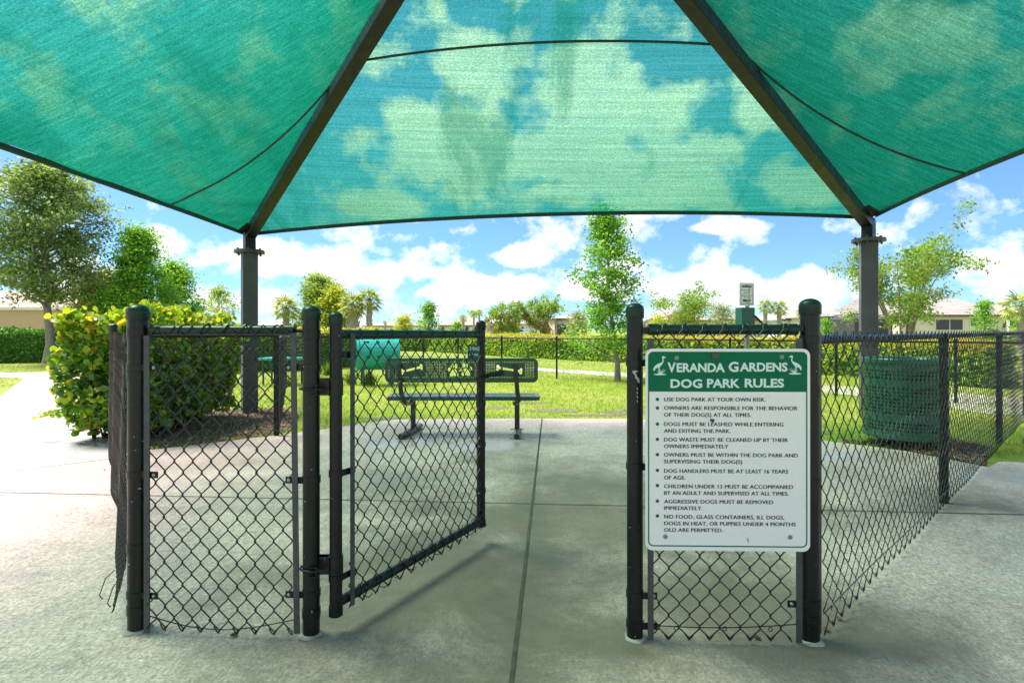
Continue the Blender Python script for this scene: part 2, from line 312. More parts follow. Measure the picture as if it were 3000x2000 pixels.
# ------------------------------------------------------------------ mesh helpers
ROOT = {}
def link_mesh(name, me, mats, parent=None, smooth=False):
    for x in (mats if isinstance(mats, (list, tuple)) else [mats]): me.materials.append(x if not isinstance(x, str) else M[x])
    if smooth: me.polygons.foreach_set('use_smooth', [True] * len(me.polygons))
    ob = bpy.data.objects.new(name, me); COL.objects.link(ob)
    if parent is not None:
        ob.parent = parent; off = ROOT.get(parent.name)
        if off is not None:
            me.transform(Matrix.Translation(-off)); ROOT[ob.name] = off
    return ob
class MB:
    def __init__(s): s.v = []; s.f = []; s.mi = []; s.m = 0
    def add(s, vs, fs):
        b = len(s.v); s.v += [tuple(x) for x in vs]; s.f += [tuple(i + b for i in f) for f in fs]; s.mi += [s.m] * len(fs); return s
    def box(s, c, sz, rot=None, bev=0):
        c = Vector(c); h = Vector(sz) * .5; rot = rot or Matrix.Identity(3)
        vs = [c + rot @ Vector((x * h.x, y * h.y, z * h.z)) for x in (-1, 1) for y in (-1, 1) for z in (-1, 1)]
        return s.add(vs, [(0, 1, 3, 2), (4, 6, 7, 5), (0, 4, 5, 1), (2, 3, 7, 6), (0, 2, 6, 4), (1, 5, 7, 3)])
    def tube(s, pts, r, n=10, caps=True, flat=None, twist0=0):
        pts = [Vector(p) for p in pts]; k = len(pts); rs = r if isinstance(r, (list, tuple)) else [r] * k
        t0 = (pts[1] - pts[0]).normalized(); up = Vector((0, 0, 1)) if abs(t0.z) < .9 else Vector((0, 1, 0))
        nrm = (up - t0 * up.dot(t0)).normalized(); vs = []; tp = t0
        for i, q in enumerate(pts):
            tg = ((pts[min(i + 1, k - 1)] - q).normalized() + (q - pts[max(i - 1, 0)]).normalized())
            tg = tg.normalized() if tg.length > 1e-6 else tp
            nrm = (nrm - tg * nrm.dot(tg)).normalized(); bn = tg.cross(nrm); tp = tg
            a, b = (rs[i], rs[i]) if not flat else flat
            for j in range(n):
                th = 2 * math.pi * j / n + twist0
                vs.append(q + nrm * math.cos(th) * a + bn * math.sin(th) * b)
        fs = [(i * n + j, i * n + (j + 1) % n, (i + 1) * n + (j + 1) % n, (i + 1) * n + j) for i in range(k - 1) for j in range(n)]
        if caps: fs += [tuple(range(n - 1, -1, -1)), tuple((k - 1) * n + j for j in range(n))]
        return s.add(vs, fs)
    def lathe(s, c, prof, n=24, axis=None):
        c = Vector(c); axis = axis or Matrix.Identity(3); vs = []
        for (r, z) in prof:
            for j in range(n):
                th = 2 * math.pi * j / n; vs.append(c + axis @ Vector((r * math.cos(th), r * math.sin(th), z)))
        k = len(prof)
        fs = [(i * n + j, i * n + (j + 1) % n, (i + 1) * n + (j + 1) % n, (i + 1) * n + j) for i in range(k - 1) for j in range(n)]
        fs += [tuple(range(n - 1, -1, -1)), tuple((k - 1) * n + j for j in range(n))]
        return s.add(vs, fs)
    def build(s, name, mats, parent=None, smooth=False, bevel=0):
        me = bpy.data.meshes.new(name); me.from_pydata(s.v, [], s.f); me.update()
        if any(s.mi): me.polygons.foreach_set('material_index', s.mi)
        if bevel:
            bm = bmesh.new(); bm.from_mesh(me)
            bmesh.ops.bevel(bm, geom=[e for e in bm.edges if e.is_manifold and e.calc_face_angle(0) > .6], offset=bevel, segments=2, affect='EDGES', profile=.5)
            bm.to_mesh(me); bm.free()
        ob = link_mesh(name, me, mats, parent, smooth)
        if smooth:
            try: me.set_sharp_from_angle(angle=R(38))
            except Exception: pass
        return ob
def tag(o, label=None, cat=None, group=None, kind=None):
    if label: o['label'] = label
    if cat: o['category'] = cat
    if group: o['group'] = group
    if kind: o['kind'] = kind
    return o
def thing(name, loc, label, cat, group=None, kind=None):
    o = bpy.data.objects.new(name, None); o.empty_display_size = .2; COL.objects.link(o)
    o.location = loc; ROOT[o.name] = Vector(loc); return tag(o, label, cat, group, kind)
def copy_tree(o, parent=None):
    c = o.copy(); COL.objects.link(c)
    if parent is not None: c.parent = parent
    for ch in list(o.children): copy_tree(ch, c)
    return c
def sheet(name, pts, z, mat, kind='structure', label=None, holes=None):
    me = bpy.data.meshes.new(name); me.from_pydata([(p[0], p[1], z) for p in pts], [], [tuple(range(len(pts)))])
    if me.polygons[0].normal.z < 0: me.flip_normals()
    return tag(link_mesh(name, me, mat), label, None, None, kind)

# leaf clouds ------------------------------------------------------
DIAMOND = [(0, 0), (.30, .45), (0, 1), (-.30, .45)]
ROUND = [(0, 0), (.30, .18), (.46, .55), (.30, .90), (0, 1), (-.30, .90), (-.46, .55), (-.30, .18)]
BLADE = [(-.06, 0), (.06, 0), (0, 1)]
def nrm(a): return a / np.maximum(np.linalg.norm(a, axis=1, keepdims=True), 1e-6)
def leaves(name, C, T, N, size, mats, parent=None, shape=DIAMOND, cup=.25, mi=None):
    C = np.asarray(C, float); n = len(C); T = nrm(np.asarray(T, float)); N = np.asarray(N, float)
    B = nrm(np.cross(T, N)); N = np.cross(B, T); s = np.broadcast_to(np.asarray(size, float), (n,))[:, None]
    k = len(shape); V = np.empty((n, k, 3))
    for i, (x, y) in enumerate(shape):
        V[:, i] = C + s * (x * B + y * T + cup * (x * x * 2 - y * y * .35) * N)
    me = bpy.data.meshes.new(name); me.vertices.add(n * k); me.vertices.foreach_set('co', V.ravel())
    me.loops.add(n * k); me.loops.foreach_set('vertex_index', np.arange(n * k, dtype=np.int32))
    me.polygons.add(n); me.polygons.foreach_set('loop_start', np.arange(n, dtype=np.int32) * k)
    try: me.polygons.foreach_set('loop_total', np.full(n, k, dtype=np.int32))
    except Exception: pass
    if mi is not None: me.polygons.foreach_set('material_index', np.asarray(mi, dtype=np.int32))
    me.update(calc_edges=True); me.validate()
    return link_mesh(name, me, mats, parent)
def rdirs(rng, n): return nrm(rng.normal(size=(n, 3)))

# 2-D outlines (filled curves) -> mesh, used for lettering and perforated plates
def outline_mesh(name, loops, depth):
    cu = bpy.data.curves.new(name, 'CURVE'); cu.dimensions = '2D'; cu.fill_mode = 'BOTH'; cu.extrude = depth
    for lp in loops:
        sp = cu.splines.new('POLY'); sp.points.add(len(lp) - 1)
        sp.points.foreach_set('co', [c for p in lp for c in (p[0], p[1], 0, 1)]); sp.use_cyclic_u = True
    return curve_to_mesh(name, cu)
def curve_to_mesh(name, cu):
    ob = bpy.data.objects.new(name, cu); COL.objects.link(ob)
    bpy.context.view_layer.update(); dg = bpy.context.evaluated_depsgraph_get()
    me = bpy.data.meshes.new_from_object(ob.evaluated_get(dg)); me.name = name
    bpy.data.objects.remove(ob); bpy.data.curves.remove(cu); me.materials.clear(); return me
def text_mesh(name, s, x0, x1, ybase, hcap, depth=.0004, bold=0.0, track=1.0):
    """capital height hcap, stretched to run from x0 to x1"""
    cu = bpy.data.curves.new(name, 'FONT'); cu.body = s; cu.size = 1; cu.extrude = 0; cu.offset = bold; cu.space_character = track; cu.resolution_u = 3
    me = curve_to_mesh(name, cu); co = np.empty(len(me.vertices) * 3); me.vertices.foreach_get('co', co); co = co.reshape(-1, 3)
    cap = .729 + 2 * bold; sx = (x1 - x0) / (co[:, 0].max() - co[:, 0].min())
    co[:, 0] = x0 + (co[:, 0] - co[:, 0].min()) * sx; co[:, 1] = ybase + (co[:, 1] + bold) * hcap / cap; co[:, 2] = 0
    me.vertices.foreach_set('co', co.ravel()); return me
def stand_up(me, y):                     # xy plane -> facing the viewer (xz plane) at depth y
    me.transform(Matrix.Translation((0, y, 0)) @ Matrix.Rotation(R(90), 4, 'X')); return me
def circle(x, y, r, n=10, ry=None): return [(x + r * math.cos(2 * math.pi * i / n), y + (ry or r) * math.sin(2 * math.pi * i / n)) for i in range(n)]
def rrect(x0, y0, x1, y1, r, n=6):
    out = []
    for cx, cy, a in ((x1 - r, y1 - r, 0), (x0 + r, y1 - r, 90), (x0 + r, y0 + r, 180), (x1 - r, y0 + r, 270)):
        out += [(cx + r * math.cos(R(a + 90 * i / n)), cy + r * math.sin(R(a + 90 * i / n))) for i in range(n + 1)]
    return out

# ================================================================== SETTING: ground, concrete, paths
gp = [(-900, -60), (900, -60), (900, 1500), (-900, 1500)]
g = sheet('ground', gp, -.012, 'lawn')
L_ = G(333, 1330); I_ = G(810, 1275)          # corner post on the left, inner post
PA, PB, PC, PD = G(405, 1843), G(912, 1858), G(1860, 1868), G(2373, 1875)
PE, PF_ = G(2770, 1473), G(2931, 1297)
pad = [(L_.x, L_.y), (I_.x, I_.y), G(950, 1257)[:2], G(1060, 1240)[:2], G(1160, 1228)[:2], G(1500, 1225)[:2], G(1860, 1226)[:2],
       G(2130, 1246)[:2], G(2402, 1288)[:2], G(2650, 1320)[:2], G(2896, 1368)[:2], (PF_.x - .75, PF_.y - .85), (PF_.x + .2, PF_.y - 1.05), (PE.x + .9, PE.y - .2),
       (6.5, 3.0), (6.5, -6), (-7.5, -6), (-7.5, 3.4), G(0, 1383)[:2], G(170, 1362)[:2]]
sheet('concrete_pad', pad, 0.0, 'pad')
# walk on the outer side of the right-hand fence and beyond
sheet('sidewalk', [(PE.x + .9, PE.y - .2), G(2916, 1372)[:2], (PF_.x + .28, PF_.y - .62), (PF_.x + 3.2, PF_.y + 2.1), (12, 8.2), (12, 2.5), (6.5, 3.0)], -.004, 'walk')
# curving path on the left
pl = [G(0, 1383)[:2], G(-300, 1330)[:2], G(-60, 1205)[:2], G(0, 1161)[:2], G(76, 1106)[:2]]
pth = [G(340, 1342)[:2], G(170, 1362)[:2], G(0, 1383)[:2], (-7.5, 5.1), (-8.6, 8.6), G(0, 1161)[:2], G(40, 1130)[:2], G(72, 1107)[:2], G(20, 1105)[:2], (-26, 14.6), (-26, 16.4),
       G(20, 1091)[:2], G(150, 1088)[:2], G(172, 1080)[:2], G(188, 1071)[:2], (-20, 27), (-17.5, 28), (-13.0, 19.5), (-10.0, 15.2), (-5.6, 8.4), (-4.3, 6.0), (L_.x - .12, L_.y + .2)]
sheet('path', pth, -.006, 'path')
# far walk inside the park fence line
sheet('park_path', [G(1400, 1066)[:2], G(1577, 1077)[:2], G(1830, 1092)[:2], G(2100, 1106)[:2], G(2402, 1126)[:2], G(2640, 1140)[:2], G(2790, 1148)[:2], (9.4, 9.4), (12.5, 9.2), (12.5, 8.6), (8.7, 8.0),
       G(2900, 1212)[:2], G(2780, 1193)[:2], G(2640, 1168)[:2], G(2402, 1148)[:2], G(2100, 1123)[:2], G(1830, 1104)[:2], G(1577, 1085)[:2], G(1400, 1071)[:2]], -.006, 'path')
def strip(name, a, b, w, z, mat='joint'):
    a, b = Vector((a[0], a[1])), Vector((b[0], b[1])); dv = (b - a); n = max(2, int(dv.length / .15)); nn = Vector((-dv.y, dv.x)).normalized()
    vs = []; rr = random.Random(name + str(a.x))
    for i in range(n + 1):
        q = a + dv * i / n; j = (rr.random() - .5) * .003
        vs += [(*(q + nn * (w * .5 + j)), z), (*(q - nn * (w * .5 - j)), z)]
    me = bpy.data.meshes.new(name); me.from_pydata(vs, [], [(2 * i, 2 * i + 1, 2 * i + 3, 2 * i + 2) for i in range(n)])
    if me.polygons[0].normal.z < 0: me.flip_normals()
    return tag(link_mesh(name, me, mat), None, None, None, 'structure')
strip('pavement_joint', G(-260, 1437), G(1900, 1483), .010, .004)
strip('pavement_joint', G(1900, 1483), G(3150, 1511), .012, .004)
strip('pavement_joint', G(1588, 1226), (-.075, .9), .016, .0045)
strip('pavement_joint', G(0, 1383), G(340, 1342), .012, .004)
for a, b in ((G(-40, 1307), G(300, 1280)), (G(-40, 1254), G(250, 1238)), (G(-40, 1178), G(200, 1168)), (G(0, 1126), G(180, 1118)), (G(76, 1106), G(185, 1095))):
    strip('pavement_joint', a, b, .011, -.003)

BARE = [(1625, 1201, .36, .16), (1740, 1214, .40, .10), (1560, 1178, .25, .12), (1440, 1192, .3, .12), (1850, 1205, .4, .2), (2300, 1262, .5, .16), (1120, 1222, .3, .08), (980, 1243, .3, .08), (900, 1190, .3, .15)]
# lawn blades (uncountable)
rng = np.random.default_rng(3)
def in_poly(x, y, poly):
    c = np.zeros(len(x), bool); n = len(poly)
    for i in range(n):
        x1, y1 = poly[i][0], poly[i][1]; x2, y2 = poly[(i + 1) % n][0], poly[(i + 1) % n][1]
        k = ((y1 > y) != (y2 > y)) & (x < (x2 - x1) * (y - y1) / (y2 - y1 + 1e-12) + x1); c ^= k
    return c
bed1 = [(L_.x + .02, L_.y + .1), (I_.x - .05, I_.y + .1), G(842, 1262)[:2], (-3.0, 8.0), (-3.55, 8.75), (-4.4, 8.6), (-4.75, 7.4), (-4.6, 5.9), (L_.x - .3, L_.y + .35)]
bed2 = [G(2470, 1286)[:2], G(2650, 1318)[:2], G(2890, 1366)[:2], (PF_.x - .3, PF_.y - .2), (4.9, 6.4), (4.1, 6.25), (3.55, 6.0)]
bed3 = [(PF_.x - .05, PF_.y - .75), (PF_.x + .3, PF_.y - .55), (PF_.x + 2.4, PF_.y + 1.5), (PF_.x + 2.1, PF_.y + 1.7)]
def grass_patch(n, x0, x1, y0, y1, hgt):
    x = rng.uniform(x0, x1, n); u = rng.uniform(0, 1, n); y = y0 * (y1 / y0) ** u
    keep = ~(in_poly(x, y, pad) | in_poly(x, y, pth) | ((in_poly(x, y, bed1) | in_poly(x, y, bed2) | in_poly(x, y, bed3)) & (rng.uniform(size=n) < .88))); x, y = x[keep], y[keep]
    for a_, b_, c_, d_ in BARE:
        q_ = G(a_, b_); keep = (((x - q_.x) / c_) ** 2 + ((y - q_.y) / d_) ** 2 > 1) | (rng.uniform(size=len(x)) < .22); x, y = x[keep], y[keep]
    px = 1500 + F * x / y; keep = (px > -150) & (px < 3150); x, y = x[keep], y[keep]
    n = len(x); T = rng.normal(size=(n, 3)) * .55; T[:, 2] = 1
    h = hgt * rng.uniform(.5, 1.3, n) * (1 + .02 * y)
    return np.stack([x, y, np.full(n, -.015)], 1), T, h
A = [grass_patch(95000, -6, 9, 5.4, 15, .045), grass_patch(26000, -18, 12, 12, 26, .06)]
C = np.concatenate([a[0] for a in A]); T = np.concatenate([a[1] for a in A]); h = np.concatenate([a[2] for a in A])
Nn = rdirs(rng, len(C)); Nn[:, 2] *= .2
gr = leaves('grass', C, T, Nn, h, 'grass_blade', None, [(-.10, 0), (.10, 0), (.05, .6), (0, 1)], .5)
tag(gr, 'short bright green lawn grass beside the concrete', None, None, 'stuff')

# bare muddy spots where the lawn is worn beside the slab
def blob_poly(px, py, rx, ry, seed):
    q = G(px, py); rg = random.Random(seed); k = 26
    return [(q.x + rx * math.cos(2 * math.pi * i / k) * (1 + .25 * math.sin(i * 1.7 + seed) + .2 * rg.random()), q.y + ry * math.sin(2 * math.pi * i / k) * (1 + .25 * math.sin(i * 2.3 + seed) + .2 * rg.random())) for i in range(k)]
for i, (px, py, rx, ry) in enumerate(BARE): sheet('bare_soil', blob_poly(px, py, rx, ry, i), -.0065 - .0004 * i, 'mud')

# mulch and soil under the hedge and around the trash can
def mulch(name, poly, n, label, seed):
    rg = np.random.default_rng(seed); xs = [p[0] for p in poly]; ys = [p[1] for p in poly]
    x = rg.uniform(min(xs), max(xs), n); y = rg.uniform(min(ys), max(ys), n); k = in_poly(x, y, poly); x, y = x[k], y[k]; n = len(x)
    Tt = rdirs(rg, n); Tt[:, 2] *= .25; Nr = rdirs(rg, n) * .5; Nr[:, 2] = 1
    ob = leaves(name, np.stack([x, y, rg.uniform(-.004, .02, n)], 1), Tt, Nr, rg.uniform(.02, .055, n), 'mulch_chip', None, [(-.18, 0), (.18, 0), (.14, 1), (-.14, 1)], .3)
    tag(ob, label, None, None, 'stuff'); sheet('mulch_bed', poly, -.008, 'soil')
mulch('mulch', bed1, 5200, 'brown mulch and leaf litter under the yellow green hedge', 5)
mulch('mulch', bed2, 5200, 'brown mulch around the green trash can', 6)
mulch('mulch', bed3, 1500, 'strip of mulch along the foot of the right fence', 8)

# ================================================================== chain link
def chain_verts(L, z0, z1, w, h, r, sides, seed=0, mid=True, hooks=True, wob=.0):
    """woven wires in a local frame: u along the run, n depth, z up. Returns MB in (u,n,z)."""
    rr = random.Random(seed); hw, hh = w / 2, h / 2; rows = int(round((z1 - z0) / hh)); nw = int(L / hw)
    mb = MB(); e = r * .9; t = r * 1.15; ph = rr.random() * 6
    tmpl = {}
    for par in (0, 1):
        pts = []
        for j in range(rows + 1):
            left = (j + par) % 2 == 0; u = -e if left else hw + e; z = z0 + j * hh
            sgn_prev = t if (j - 1 + par) % 2 == 0 else -t; sgn = t if left else -t
            nu = (hw + e) if left else -e
            if mid and j > 0: pts.append((u + (nu - u) * .10, sgn_prev, z - hh * .14))
            pts.append((u, 0.0, z))
            if mid and j < rows: pts.append((u + (nu - u) * .10, sgn, z + hh * .14))
        if hooks:
            left = par % 2 == 0; s = 1 if left else -1
            pts = [(pts[0][0] + s * .020, .004, z0 + .022), (pts[0][0] + s * .008, .005, z0 + .004), (pts[0][0], .002, z0 - .004)] + pts[1:]
        tmpl[par] = pts
    for i in range(nw):
        o = i * hw; k = rr.uniform(-.0016, .0016)
        pts = []
        for (u, n, z) in tmpl[i % 2]:
            uu = u + o
            du = wob * math.sin(z * 7.3 + uu * 3.1 + ph) + k; dz = wob * 1.2 * math.sin(uu * 6.1 + z * 2.7 + ph * 2); dn = wob * 1.8 * math.sin(uu * 4.0 + z * 3.3 + ph)
            pts.append((uu + du, n + dn, z + dz))
        mb.tube(pts, r, sides, caps=False)
    return mb
def place_run(mb, p0, p1, off=0.0):
    p0, p1 = Vector((p0[0], p0[1], 0)), Vector((p1[0], p1[1], 0)); u = (p1 - p0).normalized(); n = Vector((u.y, -u.x, 0))
    mb.v = [tuple(p0 + u * a + n * (b + off) + Vector((0, 0, c))) for (a, b, c) in mb.v]; return mb
def post_mb(x, y, z1, r, dome=True, z0=-.02, n=20):
    mb = MB(); mb.lathe((x, y, 0), [(r, z0), (r, z1)], n); return mb
def cap_mb(x, y, z1, r, n=20):
    mb = MB(); pr = [(r * 1.10, z1 - .028), (r * 1.14, z1 - .026), (r * 1.14, z1 - .002), (r * 1.17, z1 + .001), (r * 1.15, z1 + .006)]
    for i in range(1, 7): a = R(15 * i); pr.append((r * 1.12 * math.cos(a) + .0005, z1 + .006 + r * .80 * math.sin(a)))
    mb.lathe((x, y, 0), pr, n); return mb
def post(parent, p, ztop, r, capped=True, collar=True, mat='black', n=20):
    o = post_mb(p[0], p[1], ztop - (.02 + r * .5 if capped else 0), r, n=n).build('post', mat, parent, True)
    if capped: cap_mb(p[0], p[1], ztop - r * .8 - .006, r, n).build('post_cap', 'green_rail', o, True)
    if collar:
        rr = random.Random(p[0]); mb = MB(); k = 22; ring = [r * (1.32 + .10 * math.sin(i * .57 + p[0] * 9) + .09 * math.sin(i * 1.43 + p[0] * 5) + .07 * rr.random()) for i in range(k)]
        vs = []
        for sc, z in ((1.0, .0015), (.93, .007), (.5, .014)):
            for i in range(k): a = 2 * math.pi * i / k; vs.append((p[0] + ring[i] * sc * math.cos(a), p[1] + ring[i] * sc * math.sin(a), z))
        fs = [(a * k + i, a * k + (i + 1) % k, (a + 1) * k + (i + 1) % k, (a + 1) * k + i) for a in range(2) for i in range(k)] + [tuple(2 * k + i for i in range(k))]
        mb.add(vs, fs); mb.build('cement_collar', 'grout', o, True)
    return o
def band(parent, p, z, r, toward, reach, bolt=True, hgt=.026, mat='black'):
    """strap round a post with an ear reaching to the tension bar"""
    mb = MB(); R_ = r + .0035
    mb.lathe((p[0], p[1], 0), [(r * .98, z - hgt / 2 - .001), (R_, z - hgt / 2), (R_, z + hgt / 2), (r * .98, z + hgt / 2 + .001)], 24)
    tv = Vector((toward[0], toward[1], 0)).normalized(); sd_ = Vector((tv.y, -tv.x, 0))
    if sd_.y > 0: sd_ = -sd_
    c = Vector((p[0], p[1], z)) + tv * (r + reach / 2) + sd_ * (r * .30 + .012)
    rot = Matrix((tv, -sd_, Vector((0, 0, 1)))).transposed()
    mb.box(c, (reach + .012, .0035, hgt), rot)
    o = mb.build('tension_band', mat, parent, True)
    if bolt:
        b = MB(); ax = Matrix((tv, Vector((0, 0, 1)), sd_)).transposed()
        b.lathe(Vector((p[0], p[1], z)) + tv * (r + reach - .008) + sd_ * (r * .30 + .014), [(.008, 0), (.008, .002), (.0065, .005), (.003, .0065)], 12, ax)
        b.build('bolt', 'bolt', o, True)
    return o
def rail(parent, a, b, r, name='top_rail', mat='black', cup=(), n=16):
    mb = MB(); mb.tube([a, b], r, n); o = mb.build(name, mat, parent, True)
    a, b = Vector(a), Vector(b); dv = (b - a).normalized()
    for q, s in cup:
        c = MB(); q0 = a if q == 0 else b; c.tube([q0 - dv * s * .004, q0 + dv * s * .035], r * 1.16, n); c.build('rail_end', mat, o, True)
    return o
def tbar(parent, p, z0, z1, lean=0, w=.022):
    mb = MB(); c = Vector((p[0], p[1], (z0 + z1) / 2)); mb.box(c, (w, .006, z1 - z0), Matrix.Rotation(lean, 3, 'Y')); return mb.build('tension_bar', 'bar', parent)

# ---------- front left panel
dF = (PB - PA).normalized()
zt = 1.2
fl = thing('chain_link_fence', PA, 'narrow black chain link panel with a dark green top rail left of the open gate', 'fence')
zA, zB = P(0, 891, PA.y).z, P(0, 894, PB.y).z
post(fl, PA, zA, .0375); post(fl, PB, zB, .0325)
nF = Vector((dF.y, -dF.x, 0))
railz = P(0, 967, 2.2).z
a = PA + dF * .062 + Vector((0, 0, railz)); b = PB - dF * .070 + Vector((0, 0, railz))
rail(fl, a, b, .0185, 'top_rail', 'green_rail', ((0, 1), (1, -1)))
mb = MB(); mb.tube([b, PB + Vector((0, 0, railz - .004)) - dF * .03], .0085, 10); mb.build('rail_stub', 'black', fl, True)
mb = MB(); mb.tube([a, PA + Vector((0, 0, railz - .004)) + dF * .03], .0085, 10); mb.build('rail_stub', 'black', fl, True)
mA = PA + dF * .055; mB_ = PB - dF * .045
ch = chain_verts((mB_ - mA).length, .018, .018 + .0445 * 27, .0735, .089, .0027, 6, 1, wob=.0032)
place_run(ch, mA, mB_, .024).build('wire_mesh', 'wire', fl, True)
q = PA + dF * .058 + nF * .030; tbar(fl, (q.x, q.y), .005, 1.18, .0); q = PB - dF * .052 + nF * .030; tbar(fl, (q.x, q.y), .02, 1.19, -.012)
for py in (1075, 1385, 1735): band(fl, PA, P(0, py, PA.y).z, .0375, dF, .055)
for py in (1075, 1402, 1734): band(fl, PB, P(0, py, PB.y).z, .0325, -dF, .055)
for p_, r_, zz in ((PA, .0375, 1.19), (PB, .0325, 1.185), (PA, .0375, .085), (PB, .0325, .09), (PA, .0375, .335), (PA, .0375, 1.02)):
    mb = MB(); mb.lathe((p_.x, p_.y, 0), [(r_ * .98, zz - .018), (r_ + .003, zz - .017), (r_ + .003, zz + .017), (r_ * .98, zz + .018)], 24); mb.build('brace_band', 'black', fl, True)
n_ = 14; pts = []
for i in range(n_ + 1):
    s = i / n_; q = mA.lerp(mB_, s) + nF * .029; pts.append((q.x, q.y, .075 - .055 * math.sin(math.pi * s) * (1 - .2 * s)))
mb = MB(); mb.tube(pts, .0024, 6); mb.build('bottom_tension_wire', 'wire', fl, True)
mb = MB()                                          # ties round the top rail
for i in range(6):
    c = a.lerp(b, .06 + i * .165); ring = []
    for k in range(11): th = R(-60 + 33 * k); ring.append(c + dF * (.004 * k - .02) + nF * (.0215 * math.cos(th)) + Vector((0, 0, .0215 * math.sin(th))))
    mb = MB(); mb.tube(ring, .0022, 5); mb.build('wire_tie', 'wire', fl, True)

# ---------- front right panel (under the sign)
fr = thing('chain_link_fence', PC, 'short black chain link panel behind the rules sign, its left post chipped silver', 'fence')
zC, zD = P(0, 887, PC.y).z, P(0, 874, PD.y).z
oC = post(fr, PC, zC, .031); oD = post(fr, PD, zD, .0355)
dR = (PD - PC).normalized(); nR = Vector((dR.y, -dR.x, 0))
railz2 = P(0, 965, 2.18).z
a2 = PC + dR * .055 + Vector((0, 0, railz2)); b2 = PD - dR * .055 + Vector((0, 0, railz2))
rail(fr, a2, b2, .0195, 'top_rail', 'green_rail', ((0, 1), (1, -1)))
mb = MB(); mb.box(PC + dR * .04 + Vector((0, 0, railz2 - .004)) + nR * .004, (.05, .022, .026)); mb.build('rail_bracket', 'black', fr)
mb = MB(); mb.box(PD - dR * .042 + Vector((0, 0, railz2 + .006)) + nR * .004, (.05, .022, .026)); mb.build('rail_bracket', 'black', fr)
mC = PC + dR * .048; mD = PD - dR * .05
ch = chain_verts((mD - mC).length, .014, .014 + .0455 * 26.5, .077, .091, .0027, 6, 2, wob=.0018)
place_run(ch, mC, mD, .024).build('wire_mesh', 'wire', fr, True)
mb = MB()                                          # mesh picks looped over the rail
for i in range(7):
    c = mC.lerp(mD, 0); c = mC + dR * (.066 + i * .077) + Vector((0, 0, railz2))
    for sg in (-1, 1):
        ring = [c + dR * sg * .034 + nR * .026 + Vector((0, 0, -.026)), c + dR * sg * .016 + nR * .025 + Vector((0, 0, -.002))]
        for k in range(7): th = R(10 + 28 * k); ring.append(c + dR * sg * (.013 - .0022 * k) + nR * (.0228 * math.cos(th)) + Vector((0, 0, .0228 * math.sin(th))))
        mb = MB(); mb.tube(ring, .0024, 5); mb.build('wire_tie', 'wire', fr, True)
q = PC + dR * .055 + nR * .028; tbar(fr, (q.x, q.y), .01, 1.17, .0); q = PD - dR * .055 + nR * .028; tbar(fr, (q.x, q.y), .005, 1.17)
for py in (1062, 1363, 1736, 1824): band(fr, PC, P(0, py, PC.y).z, .031, dR, .045, py in (1736,))
for py in (1760, ): band(fr, PD, P(0, py, PD.y).z, .0355, -dR, .055)
for zz in (1.165, .98, .955, .62, .095, .155): 
    mb = MB(); mb.lathe((PD.x, PD.y, 0), [(.0348, zz - .014), (.0385, zz - .013), (.0385, zz + .013), (.0348, zz + .014)], 24); mb.build('brace_band', 'black', fr, True)
pts = []
for i in range(11):
    s = i / 10; q = mC.lerp(mD, s) + nR * .028; pts.append((q.x, q.y, .066 - .012 * math.sin(math.pi * s) + .012 * s))
mb = MB(); mb.tube(pts, .0022, 6)
for s in (.18, .50, .80):
    q = mC.lerp(mD, s) + nR * .028; mb.tube([(q.x + .008 * math.cos(k * 1.1), q.y - .004, .058 + .009 * math.sin(k * 1.1)) for k in range(7)], .002, 5)
mb.build('bottom_tension_wire', 'wire', fr, True)
# the scraped silver patches on the post: thin curved flakes on its surface
mb = MB(); rr = random.Random(4)
def flake(cx, cz, w, h_, tilt):
    k = 14; vs = []
    for i in range(k):
        a = 2 * math.pi * i / k; u = (w * math.cos(a)) * (1 + .35 * math.sin(3 * a + 1)); v_ = h_ * math.sin(a); u += v_ * tilt
        th = R(-90) + (cx + u) / .031; vs.append((PC.x + .0314 * math.cos(th), PC.y + .0314 * math.sin(th), cz + v_))
    mb.add(vs, [tuple(range(k))])
flake(-.006, P(0, 1098, 2.16).z, .004, .016, -.55); flake(.004, P(0, 1112, 2.16).z, .006, .014, -.5); flake(-.004, P(0, 1088, 2.16).z, .007, .004, 0)
for k in range(4): flake(.002 + .003 * rr.random(), P(0, 1140 + 12 * k, 2.16).z, .0018, .006, -.2)
mb.build('paint_chip', 'silver', oC)

# ---------- right-hand run going back from post D
LX = Vector((8.29, 8.82, 0)); LX = PD + (PF_ - PD).normalized() * 9.6
rt = thing('chain_link_fence', PE, 'long black chain link fence running back from the rules sign towards the right edge', 'fence')
uR = (PF_ - PD); uR.z = 0; uR.normalize(); nRR = Vector((uR.y, -uR.x, 0))
for q, r_ in ((PE, .029), (PF_, .029), (PF_ + uR * 2.75, .029)):
    qq = q - nRR * .01; post(rt, qq, 1.18, r_, False, False, n=16)
rail(rt, PD + uR * .05 + Vector((0, 0, 1.163)), LX + Vector((0, 0, 1.163)), .0185, mat='galv' if False else 'black')
m0 = PD + uR * .045
ch = chain_verts((LX - m0).length, .02, .02 + .048 * 24, .106, .096, .0023, 5, 3, wob=.0022)
place_run(ch, m0, LX, .030); mb = ch               # knuckled top edge standing above the rail
k_ = int((LX - m0).length / .106)
for i in range(k_):
    c = m0 + uR * ((i + .5) * .106) + nRR * .030 + Vector((0, 0, 1.183))
    mb.tube([c + uR * a_ + nRR * n_ + Vector((0, 0, z_)) for a_, n_, z_ in ((-.014, -.004, -.034), (-.022, .0, -.010), (-.017, .003, .006), (0, .004, .014), (.017, .002, .006), (.022, -.002, -.010), (.014, -.006, -.034))], .0021, 5)
ch.build('wire_mesh', 'wire', rt, True)
q = m0 + nRR * .02; tbar(rt, (q.x, q.y), .02, 1.19, 0, .012)
